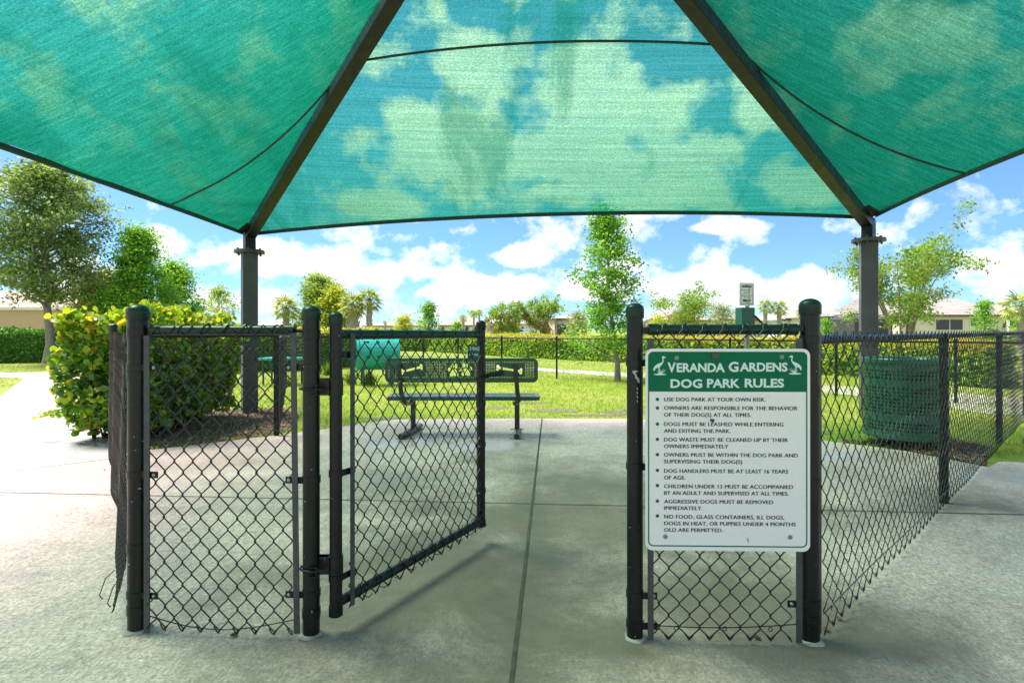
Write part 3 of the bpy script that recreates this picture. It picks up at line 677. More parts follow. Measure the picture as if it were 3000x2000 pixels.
pts = [(m0 + uR * s * (LX - m0).length + nRR * .034 + Vector((0, 0, .10 + .006 * math.sin(s * 30)))) for s in [i / 24 for i in range(25)]]
mb = MB(); mb.tube(pts, .0024, 5); mb.build('bottom_tension_wire', 'wire', rt, True)

# ---------- left-hand run going back from post A, with its curled loose lower corner
lf = thing('chain_link_fence', L_, 'black chain link run seen nearly edge on, its wire curling loose at the bottom', 'fence')
uL = (L_ - PA); uL.z = 0; uL.normalize(); nL = Vector((uL.y, -uL.x, 0))
post(lf, L_, P(0, 948, L_.y).z, .030, True, False, n=16)
rail(lf, PA + uL * .04 + Vector((0, 0, 1.155)), L_ + Vector((0, 0, 1.155)), .0185)
ch = chain_verts((L_ - PA).length - .05, .03, .03 + .0445 * 26, .0735, .089, .00225, 5, 4, wob=.004)
nv = []
for (u, n, z) in ch.v:                               # near end sags outward and lifts off the ground
    k = max(0, 1 - u / .9) ; low = max(0, (.42 - z) / .42)
    nv.append((u, n - k * low * low * .07 + .01 * low * math.sin(u * 5), z + k * low * .05))
ch.v = nv
place_run(ch, PA + uL * .045, L_, -.034).build('wire_mesh', 'wire', lf, True)
mb = MB()
for i in range(2):
    s = i * .022; c = PA + uL * (.05 + s * 2.2) - nL * (.075 + .05 * (i % 3) / 2) + Vector((0, 0, .16 + .02 * (i % 4)))
    mb.tube([c + Vector((.03, 0, .05)), c + Vector((.0, -.01, .02)), c - uL * .03 + Vector((-.02, 0, -.01)), c - uL * .045 + Vector((-.032, 0, -.035)), c - uL * .03 + Vector((-.02, 0, -.055))], .0022, 5)
mb.build('loose_wire', 'wire', lf, True)

# ---------- fence along the back of the hedge bed, then the inner yard fences
def far_run(root, a, b, hgt, post_r, spacing, w=.0735, h=.09, r=.002, sides=3, endpost=True, rail_r=.018, mid=False, startpost=True, off=.03):
    a, b = Vector((a[0], a[1], 0)), Vector((b[0], b[1], 0)); L = (b - a).length; u = (b - a).normalized(); n = max(1, round(L / spacing))
    for i in range(0 if startpost else 1, n + (1 if endpost else 0)):
        q = a + u * (L * i / n); mb = post_mb(q.x, q.y, hgt, post_r, n=12); o = mb.build('post', 'black', root, True)
        cap_mb(q.x, q.y, hgt - .01, post_r * .9, 12).build('post_cap', 'black', o, True)
    rail(root, a + Vector((0, 0, hgt - .045)), b + Vector((0, 0, hgt - .045)), rail_r, n=10)
    ch = chain_verts(L, .03, .03 + h / 2 * int((hgt - .05) / (h / 2)), w, h, r, sides, 9, mid, False, .002)
    place_run(ch, a, b, off).build('wire_mesh', 'wire', root)
f2 = thing('chain_link_fence', I_, 'black chain link stretch in front of the hedge, seen through the left panel', 'fence')
far_run(f2, L_, I_, 1.19, .031, 1.6, sides=4, mid=True, startpost=False)
J_ = G(836, 1130); K1, K2 = G(1029, 1126), G(1081, 1127); Q_ = Vector((-5.3, 15.6, 0))
f3 = thing('chain_link_fence', J_, 'black chain link fence beyond the lawn gate, left of the teal tunnel', 'fence')
far_run(f3, I_, J_, 1.15, .026, 2.6, startpost=False, r=.0018)
far_run(f3, J_, Q_, 1.12, .028, 2.2, startpost=False, r=.0018)
f4 = thing('chain_link_fence', K1, 'low black chain link fence in front of the open end of the teal tunnel', 'fence')
far_run(f4, J_ + Vector((.5, .02, 0)), K1, 1.12, .026, 1.3, r=.0018); far_run(f4, K1, K2, 1.12, .026, .4, startpost=False, r=.0018)
cnr = LX
def farline(px):                                     # on the straight back line
    a = Vector((1.2, 14.0, 0)); u = (Vector((LX.x, LX.y, 0)) - a).normalized(); k = (px - 1500) / F
    s = (k * a.y - a.x) / (u.x - k * u.y); return a + u * s
f5 = thing('chain_link_fence', farline(1631), 'low black chain link fence across the back of the dog park before the long hedge', 'fence')
FH = 1.05
qs = [farline(1240), farline(1342), farline(1470), farline(1631), farline(1880), farline(2139), farline(2450), farline(2800), Vector((LX.x, LX.y, 0))]
for i in range(len(qs) - 1): far_run(f5, qs[i], qs[i + 1], FH, .024, 99, r=.0016, endpost=i == len(qs) - 2)
far_run(f5, Q_, qs[0], FH, .024, 2.6, r=.0016, startpost=False, endpost=False)

# ================================================================== gate
hg = Vector(((984 - 1500) / F * 2.24, 2.24, 0)); eg = Vector(((1409 - 1500) / F * 3.18, 3.18, 0))
gt = thing('gate', hg, 'open black chain link gate swung inward beside the left panel', 'gate')
uG = (eg - hg).normalized(); nG = Vector((uG.y, -uG.x, 0))
z0h, z0e = P(0, 1800, 2.24).z, P(0, 1540, 3.18).z
for q, zt_, zb_, r_ in ((hg, P(0, 911, 2.24).z, z0h, .0245), (eg, P(0, 937, 3.18).z, z0e, .0245)):
    o = post_mb(q.x, q.y, zt_ - .025, r_, z0=zb_).build('upright', 'black', gt, True)
    cap_mb(q.x, q.y, zt_ - .028, r_).build('post_cap', 'green_rail' if q is hg else 'black', o, True)
    mb = MB(); mb.lathe((q.x, q.y, 0), [(r_, zb_ - .002), (r_ * 1.12, zb_), (r_ * 1.12, zb_ + .04), (r_, zb_ + .042)], 18); mb.build('foot_cap', 'black', o, True)
zr = 1.163; zb = P(0, 1767, 2.24).z + .0
rail(gt, hg + Vector((0, 0, P(0, 980, 2.24).z)), eg + Vector((0, 0, P(0, 979, 3.18).z)), .0205, 'top_rail', 'green_rail')
rail(gt, hg + Vector((0, 0, zb)), eg + Vector((0, 0, P(0, 1526, 3.18).z)), .0205, 'bottom_rail', 'black')
m0 = hg + uG * .055; m1 = eg - uG * .03
ch = chain_verts((m1 - m0).length, .085, .085 + .0445 * 24.4, .0755, .089, .0026, 6, 6, wob=.0035)
nv = []
for (u, n, z) in ch.v:
    k = max(0, (u - .75) / .4) * max(0, (.38 - z) / .38)
    nv.append((u + k * .05, n + k * .05 * math.sin(z * 40), z + k * .04))
ch.v = nv
place_run(ch, m0, m1, .022).build('wire_mesh', 'wire', gt, True)
mb = MB()
for zz, off_ in ((P(0, 980, 2.24).z, 0), (zb, 1)):
    for i in range(11):
        s = .12 + i * .09; c = hg.lerp(eg, min(s, .97)); c = Vector((c.x, c.y, zz + (0 if off_ == 0 else s * .02)))
        ring = [c + uG * (.004 * k - .016) + nG * (.0228 * math.cos(R(-80 + 34 * k))) + Vector((0, 0, .0228 * math.sin(R(-80 + 34 * k)))) for k in range(11)]
        mb = MB(); mb.tube(ring, .0022, 5)
        if off_: mb.tube([ring[-1], c + nG * .022 + Vector((0, 0, -.02)), c + nG * .035 + uG * .02 + Vector((0, 0, -.03)), c + nG * .03 + uG * .045 + Vector((0, 0, -.026))], .0021, 5)
        mb.build('wire_tie', 'wire', gt, True)
q = hg + uG * .060 + nG * .030
mb = MB(); mb.box((q.x, q.y, (z0h + .02 + 1.19) / 2), (.020, .006, 1.17 - z0h), Matrix.Rotation(math.atan2(uG.y, uG.x), 3, 'Z')); mb.build('tension_bar', 'bar', gt)
for zz in (P(0, 1039, 2.24).z, P(0, 1385, 2.24).z, P(0, 1690, 2.24).z): band(gt, hg, zz, .0245, uG, .055)
for zz in (.93, .79, .56, .30): band(gt, eg, zz, .0245, -uG, .045, zz < .7)
# hinges
for zz, brass in ((P(0, 1132, 2.24).z, False), (P(0, 1652, 2.24).z, True)):
    mb = MB(); hgx = hg
    mb.lathe((hg.x, hg.y, 0), [(.025, zz - .036), (.0285, zz - .035), (.0285, zz + .035), (.025, zz + .036)], 20)
    c = hg + Vector((-.040, -.016, zz)); mb.box(c, (.062, .005, .066)); mb.box(c + Vector((0, .034, 0)), (.062, .005, .066))
    h_ = mb.build('hinge', 'black', gt, True)
    mb = MB(); ub = PB + Vector((0, 0, zz - .006))
    mb.tube([ub + Vector((.055, -.030, 0)), ub + Vector((.02, -.0405, 0)), ub + Vector((-.015, -.038, 0)), ub + Vector((-.041, -.012, 0)), ub + Vector((-.041, .012, 0)), ub + Vector((-.015, .038, 0)), ub + Vector((.02, .0405, 0)), ub + Vector((.055, .02, 0))], .0048, 8)
    mb.box(ub + Vector((.022, -.036, .016)), (.034, .014, .004)); mb.box(ub + Vector((.022, -.036, -.020)), (.034, .014, .004)); mb.box(ub + Vector((.034, -.038, -.002)), (.004, .012, .038))
    mb.build('hinge_bolt', 'black', h_, True)
    mb = MB(); ax = Matrix(((1, 0, 0), (0, 0, 1), (0, -1, 0))).transposed()
    for dx, dz in ((-.055, .020), (-.052, -.014)):
        mb.lathe(hg + Vector((dx, -.018, zz + dz)), [(.011, 0), (.011, .003), (.008, .007), (.003, .009)], 14, Matrix(((1, 0, 0), (0, 0, 1), (0, -1, 0))))
    mb.build('hinge_rivet', 'black', h_, True)
    if brass:
        mb = MB(); mb.box(hg + Vector((-.062, -.026, zz - .014)), (.012, .010, .011)); mb.build('nut', 'brass', h_, bevel=.002)
# fork latch
zz = P(0, 1100, 3.18).z; mb = MB()
mb.lathe((eg.x, eg.y, 0), [(.025, zz - .036), (.029, zz - .035), (.029, zz - .01), (.025, zz - .009)], 20)
c = eg + Vector((.045, -.01, zz)); mb.tube([eg + Vector((.028, -.01, zz - .012)), c + Vector((-.01, 0, .004)), c + Vector((.0, 0, .010))], .009, 10)
for s in (-.022, .022):
    mb.tube([c + Vector((-.012, s * .5, .002)), c + Vector((.02, s, .008)), c + Vector((.085, s, .018))], .0075, 8, flat=(.012, .005))
mb.build('fork_latch', 'black', gt, True)
# small contractor tag tied to the mesh
tq = P(1388, 1030, 3.08); tgm = MB(); tgm.box((0, 0, 0), (.072, .002, .075)); tg = tgm.build('tag', 'station_green', gt)
tg.location = tq - ROOT[gt.name]; tg.rotation_euler = (0, R(4), math.atan2(uG.y, uG.x) * .5)
ROOT.pop(tg.name, None)
for v_ in tg.data.vertices: v_.co += ROOT[gt.name]
for s, y0, hc, x0, x1 in (('FENCE', .008, .019, -.012, .033), ('1-800', -.022, .013, -.026, .026)):
    me = stand_up(text_mesh('tag_lettering', s, x0, x1, y0, hc, bold=.015), -.0022); link_mesh('tag_lettering', me, 'text_white', tg)
me = stand_up(outline_mesh('tag_lettering', [[(-.033, .008), (-.018, .008), (-.018, .027), (-.033, .027)], [(-.030, .013), (-.021, .013), (-.021, .022), (-.030, .022)]], 0), -.0022)
link_mesh('tag_mark', me, 'text_white', tg)

# ================================================================== rules sign
sgc = P(2131, 1317, 2.115); SW, SH = .612, .758
sg = thing('rules_sign', sgc, 'white and green dog park rules sign fixed to the mesh beside the gate opening', 'sign')
sg.rotation_euler = (0, 0, math.atan2(dR.y, dR.x)); ROOT[sg.name] = Vector((0, 0, 0))
def S(cx, cy): return ((cx - 669) / 1132 * SW, (804 - cy) / 1392 * SH)
pm = outline_mesh('panel', [rrect(-SW / 2, -SH / 2, SW / 2, SH / 2, .026, 8)], .0015); stand_up(pm, 0)
panel = link_mesh('panel', pm, 'sign_white', sg)
y1, y2, y3 = -.0019, -.0023, -.0027
def flat(name, loops, mat, parent, y): return link_mesh(name, stand_up(outline_mesh(name, loops, 0), y), mat, parent)
gx0, gy1 = S(120, 128); gx1, _ = S(1216, 128); _, hb = S(0, 404); _, gb = S(0, 1472)
outer = rrect(gx0, gb, gx1, gy1, .020, 8)
inner = rrect(gx0 + .0048, gb + .0048, gx1 - .0048, hb, .001, 2)
inner2 = [(gx0 + .0048, hb), *[p for p in rrect(gx0 + .0048, gb + .0048, gx1 - .0048, hb, .0155, 8) if p[1] < 0], (gx1 - .0048, hb)]
inner2 = [(gx1 - .0048, hb), (gx0 + .0048, hb)] + [p for p in rrect(gx0 + .0048, gb + .0048, gx1 - .0048, hb, .0155, 8) if p[1] < 0]
flat('green_field', [outer, inner2], 'sign_green', sg, y1)
def line(name, parts, mat, bold):
    objs = []
    mes = [text_mesh(name, s, S(x0, 0)[0], S(x1, 0)[0], S(0, yb)[1], (yb - yt) / 1392 * SH, bold=bold, track=tr) for (s, x0, x1, yt, yb, tr) in parts]
    bm = bmesh.new()
    for me in mes:
        if not bold:                                     # a second strike, shifted a hair and lying just beneath, thickens the strokes
            m2_ = me.copy(); m2_.transform(Matrix.Translation((.0012, 0, -.00012))); bm.from_mesh(m2_); bpy.data.meshes.remove(m2_)
        bm.from_mesh(me); bpy.data.meshes.remove(me)
    me = bpy.data.meshes.new(name); bm.to_mesh(me); bm.free(); stand_up(me, y3)
    return link_mesh(name, me, mat, sg)
line('heading', [('V', 255, 312, 198, 271, 1), ('ERANDA', 318, 650, 203, 269, 1.0), ('G', 676, 744, 193, 267, 1), ('ARDENS', 752, 1080, 199, 264, 1.0)], 'text_white', .034)
line('heading', [('DOG', 275, 494, 314, 378, 1.05), ('PARK', 527, 754, 311, 376, 1.0), ('RULES', 786, 1056, 309, 374, 1.0)], 'text_white', .034)
RULES = [[('USE DOG PARK AT YOUR OWN RISK.', 231, 930, 443, 470)],
 [('OWNERS ARE RESPONSIBLE FOR THE BEHAVIOR', 231, 1147, 502, 529), ('OF THEIR DOG(S) AT ALL TIMES.', 231, 830, 549, 576)],
 [('DOGS MUST BE LEASHED WHILE ENTERING', 230, 1050, 613, 640), ('AND EXITING THE PARK.', 230, 688, 660, 687)],
 [('DOG WASTE MUST BE CLEANED UP BY THEIR', 230, 1080, 720, 747), ('OWNERS IMMEDIATELY', 231, 672, 766, 793)],
 [('OWNERS MUST BE WITHIN THE DOG PARK AND', 230, 1148, 825, 852), ('SUPERVISING THEIR DOG(S)', 230, 768, 871, 898)],
 [('DOG HANDLERS MUST BE AT LEAST 16 YEARS', 231, 1083, 936, 963), ('OF AGE.', 231, 377, 982, 1009)],
 [('CHILDREN UNDER 13 MUST BE ACCOMPANIED', 231, 1116, 1042, 1069), ('BY AN ADULT AND SUPERVISED AT ALL TIMES.', 231, 1086, 1088, 1115)],
 [('AGGRESSIVE DOGS MUST BE REMOVED', 231, 981, 1147, 1174), ('IMMEDIATELY.', 231, 494, 1192, 1219)],
 [('NO FOOD, GLASS CONTAINERS, ILL DOGS,', 232, 1056, 1252, 1279), ('DOGS IN HEAT, OR PUPPIES UNDER 4 MONTHS', 232, 1134, 1298, 1325), ('OLD ARE PERMITTED.', 232, 635, 1343, 1370)]]
for rl in RULES:
    line('rule_text', [(s, x0, x1, yt, yb, 1.04) for (s, x0, x1, yt, yb) in rl], 'text_black', 0)
for cy in (457, 517, 628, 733, 839, 947, 1052, 1159, 1262):
    x, z = S(185, cy); flat('bullet_point', [circle(x, z, .0064, 20)], 'sign_green', sg, y3)
def c2(cx, cy): return S((1880 + cx * .2211 - 1850) / .42095, (1020 + cy * .2211 - 980) / .42095)
BIRD = [(333,143),(316,134),(304,123),(290,121),(279,128),(275,142),(281,158),(285,176),(281,194),(262,208),(235,217),(210,228),(188,247),(170,270),(162,294),(165,312),(176,316),(183,308),(183,298),(198,284),(218,276),(240,270),(258,256),(274,236),(289,214),(298,192),(299,174),(293,160),(296,150),(312,147)]
def seg(x0, y0, x1, y1, w0, w1): 
    dx, dy = x1 - x0, y1 - y0; l = math.hypot(dx, dy); nx, ny = -dy / l, dx / l
    return [(x0 + nx * w0, y0 + ny * w0), (x0 - nx * w0, y0 - ny * w0), (x1 - nx * w1, y1 - ny * w1), (x1 + nx * w1, y1 + ny * w1)]
for mir in (0, 1):
    def mp(p): return c2(p[0], p[1]) if not mir else c2(2266 - p[0], p[1] - 12)
    bm = bmesh.new()
    shapes = [BIRD, seg(231, 268, 233, 352, 4, 3), seg(243, 264, 243, 352, 4, 3), [(250 + 82 * math.cos(k * .3), 361 + 11 * math.sin(k * .3)) for k in range(21)]]
    for (x1, y1_) in ((238, 296), (262, 286), (287, 300), (300, 284), (322, 296), (331, 306), (212, 312), (270, 316)): shapes.append(seg(250 + (x1 - 250) * .12, 352, x1, y1_, 4.5, .8))
    for i, sh in enumerate(shapes):
        lp = [mp(p) for p in sh]
        me = outline_mesh('bird', [lp], 0); me.transform(Matrix.Translation((0, 0, .00006 * i))); bm.from_mesh(me); bpy.data.meshes.remove(me)
    me = bpy.data.meshes.new('bird_emblem'); bm.to_mesh(me); bm.free(); link_mesh('bird_emblem', stand_up(me, y2 - .0005), 'text_white', sg)
for cx, cy in ((318, 172), (1041, 165), (240, 1403), (1098, 1400)):
    x, z = S(cx, cy); ax = Matrix(((1, 0, 0), (0, 0, -1), (0, 1, 0)))
    mb = MB(); mb.lathe((x, -.0016, z), [(.0085, 0), (.0085, .0016), (.0078, .0018), (.0062, .002), (.0060, .005), (.004, .0066)], 6 if False else 14, ax); mb.build('bolt', 'bolt', sg, True)
x, z = S(584, 158); mb = MB(); mb.box((x, -.0045, z), (.027, .007, .020)); mb.build('putty_patch', 'can_dark' if False else 'bar', sg, bevel=.002)
x, z = S(562, 602); flat('dirt_spot', [[(x - .008, z + .006), (x + .002, z + .007), (x + .010, z + .004), (x + .008, z - .004), (x + .004, z - .009), (x + .001, z - .012), (x - .001, z - .004), (x - .007, z - .003)]], 'bar', sg, -.0031)
x, z = S(807, 1425); flat('dirt_spot', [[(x - .002, z + .008), (x + .001, z + .009), (x + .003, z - .003), (x + .004, z - .010), (x + .001, z - .006)]], 'can_dark', sg, -.0031)

# ================================================================== shade canopy
CL, CR, AP = Vector((-3.87, 8.3, 0)), Vector((4.95, 7.82, 0)), Vector((.05, 3.8, 4.86))
axx = (CR - CL).normalized(); nrmv = Vector((axx.y, -axx.x, 0)); wd = (CR - CL).length
RL, RR_ = CL + nrmv * wd, CR + nrmv * wd
sc_ = thing('shade_canopy', (CL + CR) * .5, 'large green fabric shade canopy on dark steel columns over the gates', 'canopy')
zel = {0: P(0, 690, CL.y).z, 1: P(0, 656, CR.y).z, 2: 2.66, 3: 2.64}
zfl = {0: P(0, 742, CL.y).z, 1: P(0, 709, CR.y).z, 2: 2.4, 3: 2.38}
corners = [CL, CR, RR_, RL]; zc = [zel[0], zel[1], zel[2], zel[3]]
rot45 = Matrix.Rotation(R(38), 3, 'Z')
for i, c in enumerate(corners):
    w_ = .205; mb = MB(); hc = zfl[i]
    ang = R(34) if i == 0 else (R(-24) if i == 1 else R(40))
    rt_ = Matrix.Rotation(ang, 3, 'Z')
    mb.box((c.x, c.y, hc / 2 - .05), (w_, w_, hc + .1), rt_); o = mb.build('column', 'col_grey', sc_, bevel=.008)
    mb = MB(); mb.lathe((c.x, c.y, 0), [(.21, hc), (.212, hc + .004), (.212, hc + .018), (.21, hc + .022)], 32); mb.lathe((c.x, c.y, 0), [(.205, hc + .024), (.208, hc + .026), (.208, hc + .042), (.205, hc + .044)], 32)
    fo = mb.build('flange_plate', 'col_grey', o, True)
    mb = MB()
    for k in range(6):
        a = k * math.pi / 3 + .3 + ang; mb.lathe((c.x + .17 * math.cos(a), c.y + .17 * math.sin(a), 0), [(.016, hc - .03), (.016, hc - .008), (.012, hc - .006), (.012, hc + .05), (.018, hc + .052), (.018, hc + .066)], 6)
    mb.build('flange_bolt', 'bar', fo)
    # stub and rafter: one bent square tube
    e = Vector((c.x, c.y, zc[i])); dh = Vector((AP.x - c.x, AP.y - c.y, 0)).normalized(); d3 = (AP - e).normalized()
    side = Vector((-dh.y, dh.x, 0)); hw = .072
    def ring(p, nv): return [p + side * hw + nv * hw, p - side * hw + nv * hw, p - side * hw - nv * hw, p + side * hw - nv * hw]
    up3 = side.cross(d3); up3 = up3 if up3.z > 0 else -up3
    mitre = (dh * -1 + up3).normalized() * 1.08
    rr0 = ring(Vector((c.x, c.y, hc + .04)), -dh); rr1 = ring(e, mitre); rr2 = ring(AP - d3 * .06, up3)
    rr1 = [e + side * hw * s1 + mitre * hw * s2 for s1, s2 in ((1, 1), (-1, 1), (-1, -1), (1, -1))]
    vs = rr0 + rr1 + rr2
    fs = [(a * 4 + j, a * 4 + (j + 1) % 4, (a + 1) * 4 + (j + 1) % 4, (a + 1) * 4 + j) for a in range(2) for j in range(4)] + [(3, 2, 1, 0), (8, 9, 10, 11)]
    mb = MB(); mb.add(vs, fs); mb.build('rafter', 'rafter', sc_, bevel=.006)
    mb = MB(); bk = -dh * .11; mb.box(Vector((c.x, c.y, (hc + zc[i]) / 2 + .06)) + bk, (.10, .012, zc[i] - hc + .10), Matrix((-dh, side, Vector((0, 0, 1)))).transposed()); mb.build('gusset_plate', 'col_grey', sc_)
# fabric, raised just above the rafters
lift = .085
cor = [Vector((c.x, c.y, z)) - Vector((AP.x - c.x, AP.y - c.y, 0)).normalized() * .12 + Vector((0, 0, lift + dz)) for c, z, dz in zip(corners, zc, (-.04, .03, 0, 0))]
apx = AP + Vector((0, 0, lift + .02))
#           far edge       right edge        rear            left
bow = [(.36, .10), (.34, .05), (.35, .05), (.16, -.02)]
def edge_pt(k, u):
    a, b = cor[k], cor[(k + 1) % 4]; q = a.lerp(b, u); inw = Vector((AP.x - q.x, AP.y - q.y, 0)); mid = (a + b) * .5; inn = Vector((AP.x - mid.x, AP.y - mid.y, 0)).normalized()
    s = 4 * u * (1 - u); s2 = s if k != 1 else (1 - abs(2 * u - 1) ** 3.0)
    return q + inn * bow[k][0] * s + Vector((0, 0, bow[k][1] * s2))
def surf(k, u, v):
    q = edge_pt(k, u).lerp(apx, v); sag = {0: .0, 1: .16, 2: .15, 3: .22}[k]
    z = q.z - sag * 16 * u * (1 - u) * v * (1 - v) * .8
    if k == 3: z += .028 * math.sin(u * 46 + v * 9) * max(0, 1 - v * 6) * (1 - abs(2 * u - 1))          # puckers along the hem
    return Vector((q.x, q.y, z))
NU, NV = 44, 26
for k in range(4):
    mb = MB(); vs = [surf(k, i / NU, j / NV) for j in range(NV + 1) for i in range(NU + 1)]
    fs = [(j * (NU + 1) + i, j * (NU + 1) + i + 1, (j + 1) * (NU + 1) + i + 1, (j + 1) * (NU + 1) + i) for j in range(NV) for i in range(NU)]
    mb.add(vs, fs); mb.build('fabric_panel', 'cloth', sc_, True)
    mb = MB(); mb.tube([edge_pt(k, i / 60) + Vector((0, 0, -.012)) for i in range(1, 60)], 0, 8, flat=(.030, .018)); mb.build('hem', 'edge', sc_, True)
    mb = MB()
    for kk, u in ((k, .02), (k, .98)):
        q = edge_pt(k, u); c = corners[k] if u < .5 else corners[(k + 1) % 4]; zz = zc[k] if u < .5 else zc[(k + 1) % 4]
        mb.tube([q, q.lerp(Vector((c.x, c.y, zz - .05)), .55) + Vector((0, 0, -.02)), Vector((c.x, c.y, zz - .04))], .006, 6)
    mb.build('edge_cable', 'bar', sc_, True)
# seams
vs_ = .566
mb = MB(); mb.tube([surf(0, i / 40, vs_) + Vector((0, 0, -.010)) for i in range(41)], 0, 6, flat=(.014, .014)); mb.build('seam', 'edge', sc_, True)
mb = MB(); mb.tube([surf(0, i / 40, .30) + Vector((0, 0, .004)) for i in range(41)], 0, 6, flat=(.004, .004))
def side_seam(k, u_edge, end_at_far):
    pts = []
    for i in range(31):
        s = i / 30
        u = u_edge * s if k == 1 else 1 - u_edge * s
        v = vs_ * (1 - s) ; pts.append(surf(k, u, v) + Vector((0, 0, -.010)))
    return pts
for k, ue in ((1, .235), (3, .215)):
    mb = MB(); mb.tube(side_seam(k, ue, True), 0, 6, flat=(.012, .012)); mb.build('seam', 'edge', sc_, True)
# dark corner patches
for k, (a, b) in ((0, (3, 0)), (1, (0, 1))):
    c = cor[k]; q1 = edge_pt(3, .965) if k == 0 else edge_pt(1, .035)
    pr = surf(3, 1 - .02, .045) if k == 0 else surf(1, .02, .045)
    mb = MB(); dzv = Vector((0, 0, -.012)); mb.add([c + dzv, q1 + dzv, pr + dzv, surf(0, .02 if k == 0 else .98, .03) + dzv], [(0, 1, 2), (0, 2, 3)]); mb.build('corner_patch', 'edge', sc_)

# ================================================================== bench
bc = -.56; yb, ys = 6.22, 6.52
bn = thing('park_bench', (bc, 6.5, 0), 'dark green perforated bench with bone and paw cut-outs facing the lawn', 'bench')
x0, x1 = G(1127, 1500)[0], 0
kx = yb / F; bx0, bx1 = (1128 - 1500) * kx, (1576 - 1500) * kx; bz1, bz0 = H + (YH - 1049) * kx, H + (YH - 1120) * kx
def bpx(px, py): return ((px - 1500) * kx, H + (YH - py) * kx)
loops = [rrect(bx0, bz0, bx1, bz1, .055, 6)]
pit = 4.72; hx0, hy0 = 1139.5, 1060.5; ncol, nrow = 90, 11
pitx = (1563.5 - 1139.5) / (ncol - 1); pity = (1105 - 1060.5) / (nrow - 1)
SOL = [(1166, 1249), (1309, 1389), (1450, 1536)]
for i in range(ncol):
    for j in range(nrow):
        px, py = hx0 + i * pitx, hy0 + j * pity
        if 0 < j < nrow - 1 and any(a < px < b for a, b in SOL): continue
        x, z = bpx(px, py); loops.append(circle(x, z, .0039, 8))
def bone(px, py, L, ang, r=9.5):
    pts = []
    for a, sx_ in ((0, 1), (180, -1)):
        for da, ca in ((-38, -50), (38, 50)):
            pass
    ol = []
    for k in range(13): t_ = R(-150 + 20 * k); ol.append((L / 2 + r * .75 * math.cos(t_) , -r * .85 + r * math.sin(t_)))
    for k in range(13): t_ = R(-90 + 20 * k); ol.append((L / 2 + r * .75 * math.cos(t_), r * .85 + r * math.sin(t_)))
    top = [(-x, y) for x, y in ol][::-1]
    allp = ol + top
    ca, sa = math.cos(R(ang)), math.sin(R(ang))
    return [bpx(px + x * ca - y * sa, py - (x * sa + y * ca)) for x, y in allp]
def bone2(px, py, L, ang, r):
    # rounded bar with two lobes each end, traced as one outline
    half = [(L / 2 - r * .6, r * .55)]
    for k in range(10): t_ = R(170 - 24 * k); half.append((L / 2 + r * .25 + r * .8 * math.cos(t_), r * .78 + r * .8 * math.sin(t_)))
    for k in range(10): t_ = R(46 - 24 * k); half.append((L / 2 + r * .25 + r * .8 * math.cos(t_), -r * .78 + r * .8 * math.sin(t_)))
    half.append((L / 2 - r * .6, -r * .55))
    pts = half + [(-x, -y) for x, y in half]
    ca, sa = math.cos(R(ang)), math.sin(R(ang))
    return [bpx(px + x * ca - y * sa, py - (x * sa + y * ca)) for x, y in pts]
loops += [bone2(1206, 1081.5, 56, 14, 5.6), bone2(1492, 1082, 66, -9, 5.8)]
for cx, cy in ((1330.5, 1089), (1364.5, 1087)):
    s = 1
    loops.append([bpx(cx + x, cy + y) for x, y in [(0, -9), (5, -7), (9, 0), (13, 7), (12, 13), (7, 13.5), (0, 11.5), (-7, 13.5), (-12, 13), (-13, 7), (-9, 0), (-5, -7)]])
    for dx, dy, rx, ry in ((-14, -7, 4.4, 6.4), (-5.5, -17, 4.8, 7.4), (6, -17, 4.8, 7.4), (14.5, -7, 4.4, 6.2)):
        loops.append([bpx(cx + dx + rx * math.cos(k * .7), cy + dy + ry * math.sin(k * .7)) for k in range(9)])
me = outline_mesh('backrest', loops, .002); stand_up(me, yb); bk = link_mesh('backrest', me, 'bench_green', bn)
rim = rrect(bx0, bz0, bx1, bz1, .055, 8)
mb = MB(); rp = [Vector((x, yb + .012, z)) for x, z in rim]; rp.append(rp[0]); 
n_ = len(rim); vs = []
for (x, z) in rim:
    cx_, cz_ = (bx0 + bx1) / 2, (bz0 + bz1) / 2
    ix = x - (1 if x > cx_ else -1) * .008; iz = z - (1 if z > cz_ else -1) * .008
    vs += [(x, yb - .004, z), (x, yb + .038, z), (ix, yb + .038, iz), (ix, yb - .006, iz)]
fs = []
for i in range(n_):
    j = (i + 1) % n_
    for a_ in range(4): b_ = (a_ + 1) % 4; fs.append((i * 4 + a_, j * 4 + a_, j * 4 + b_, i * 4 + b_))
mb.add(vs, fs); mb.build('backrest_rim', 'bench_green', bk, True)
sx0, sx1 = (1142 - 1500) / F * ys, (1580 - 1500) / F * ys; sz = .452
sl_ = [rrect(sx0, 6.34, sx1, 6.70, .05, 6)]
for i in range(74):
    for j in range(3):
        x = sx0 + .07 + i * (sx1 - sx0 - .14) / 73; y = 6.40 + j * .10
        sl_.append([(x - .004, y), (x + .004, y), (x + .024, y + .07), (x + .016, y + .07)])
me = outline_mesh('seat', sl_, .002); me.transform(Matrix.Translation((0, 0, sz))); st = link_mesh('seat', me, 'bench_green', bn)
rim = rrect(sx0, 6.34, sx1, 6.70, .05, 8); n_ = len(rim); vs = []
for (x, y) in rim:
    cx_ = (sx0 + sx1) / 2; ix = x - (1 if x > cx_ else -1) * .008; iy = y - (1 if y > 6.52 else -1) * .008
    vs += [(x, y, sz + .002), (x, y, sz - .040), (ix, iy, sz - .040), (ix, iy, sz + .004)]
fs = []
for i in range(n_):
    j = (i + 1) % n_
    for a_ in range(4): b_ = (a_ + 1) % 4; fs.append((i * 4 + a_, j * 4 + a_, j * 4 + b_, i * 4 + b_))
mb = MB(); mb.add(vs, fs); mb.build('seat_rim', 'bench_green', st, True)
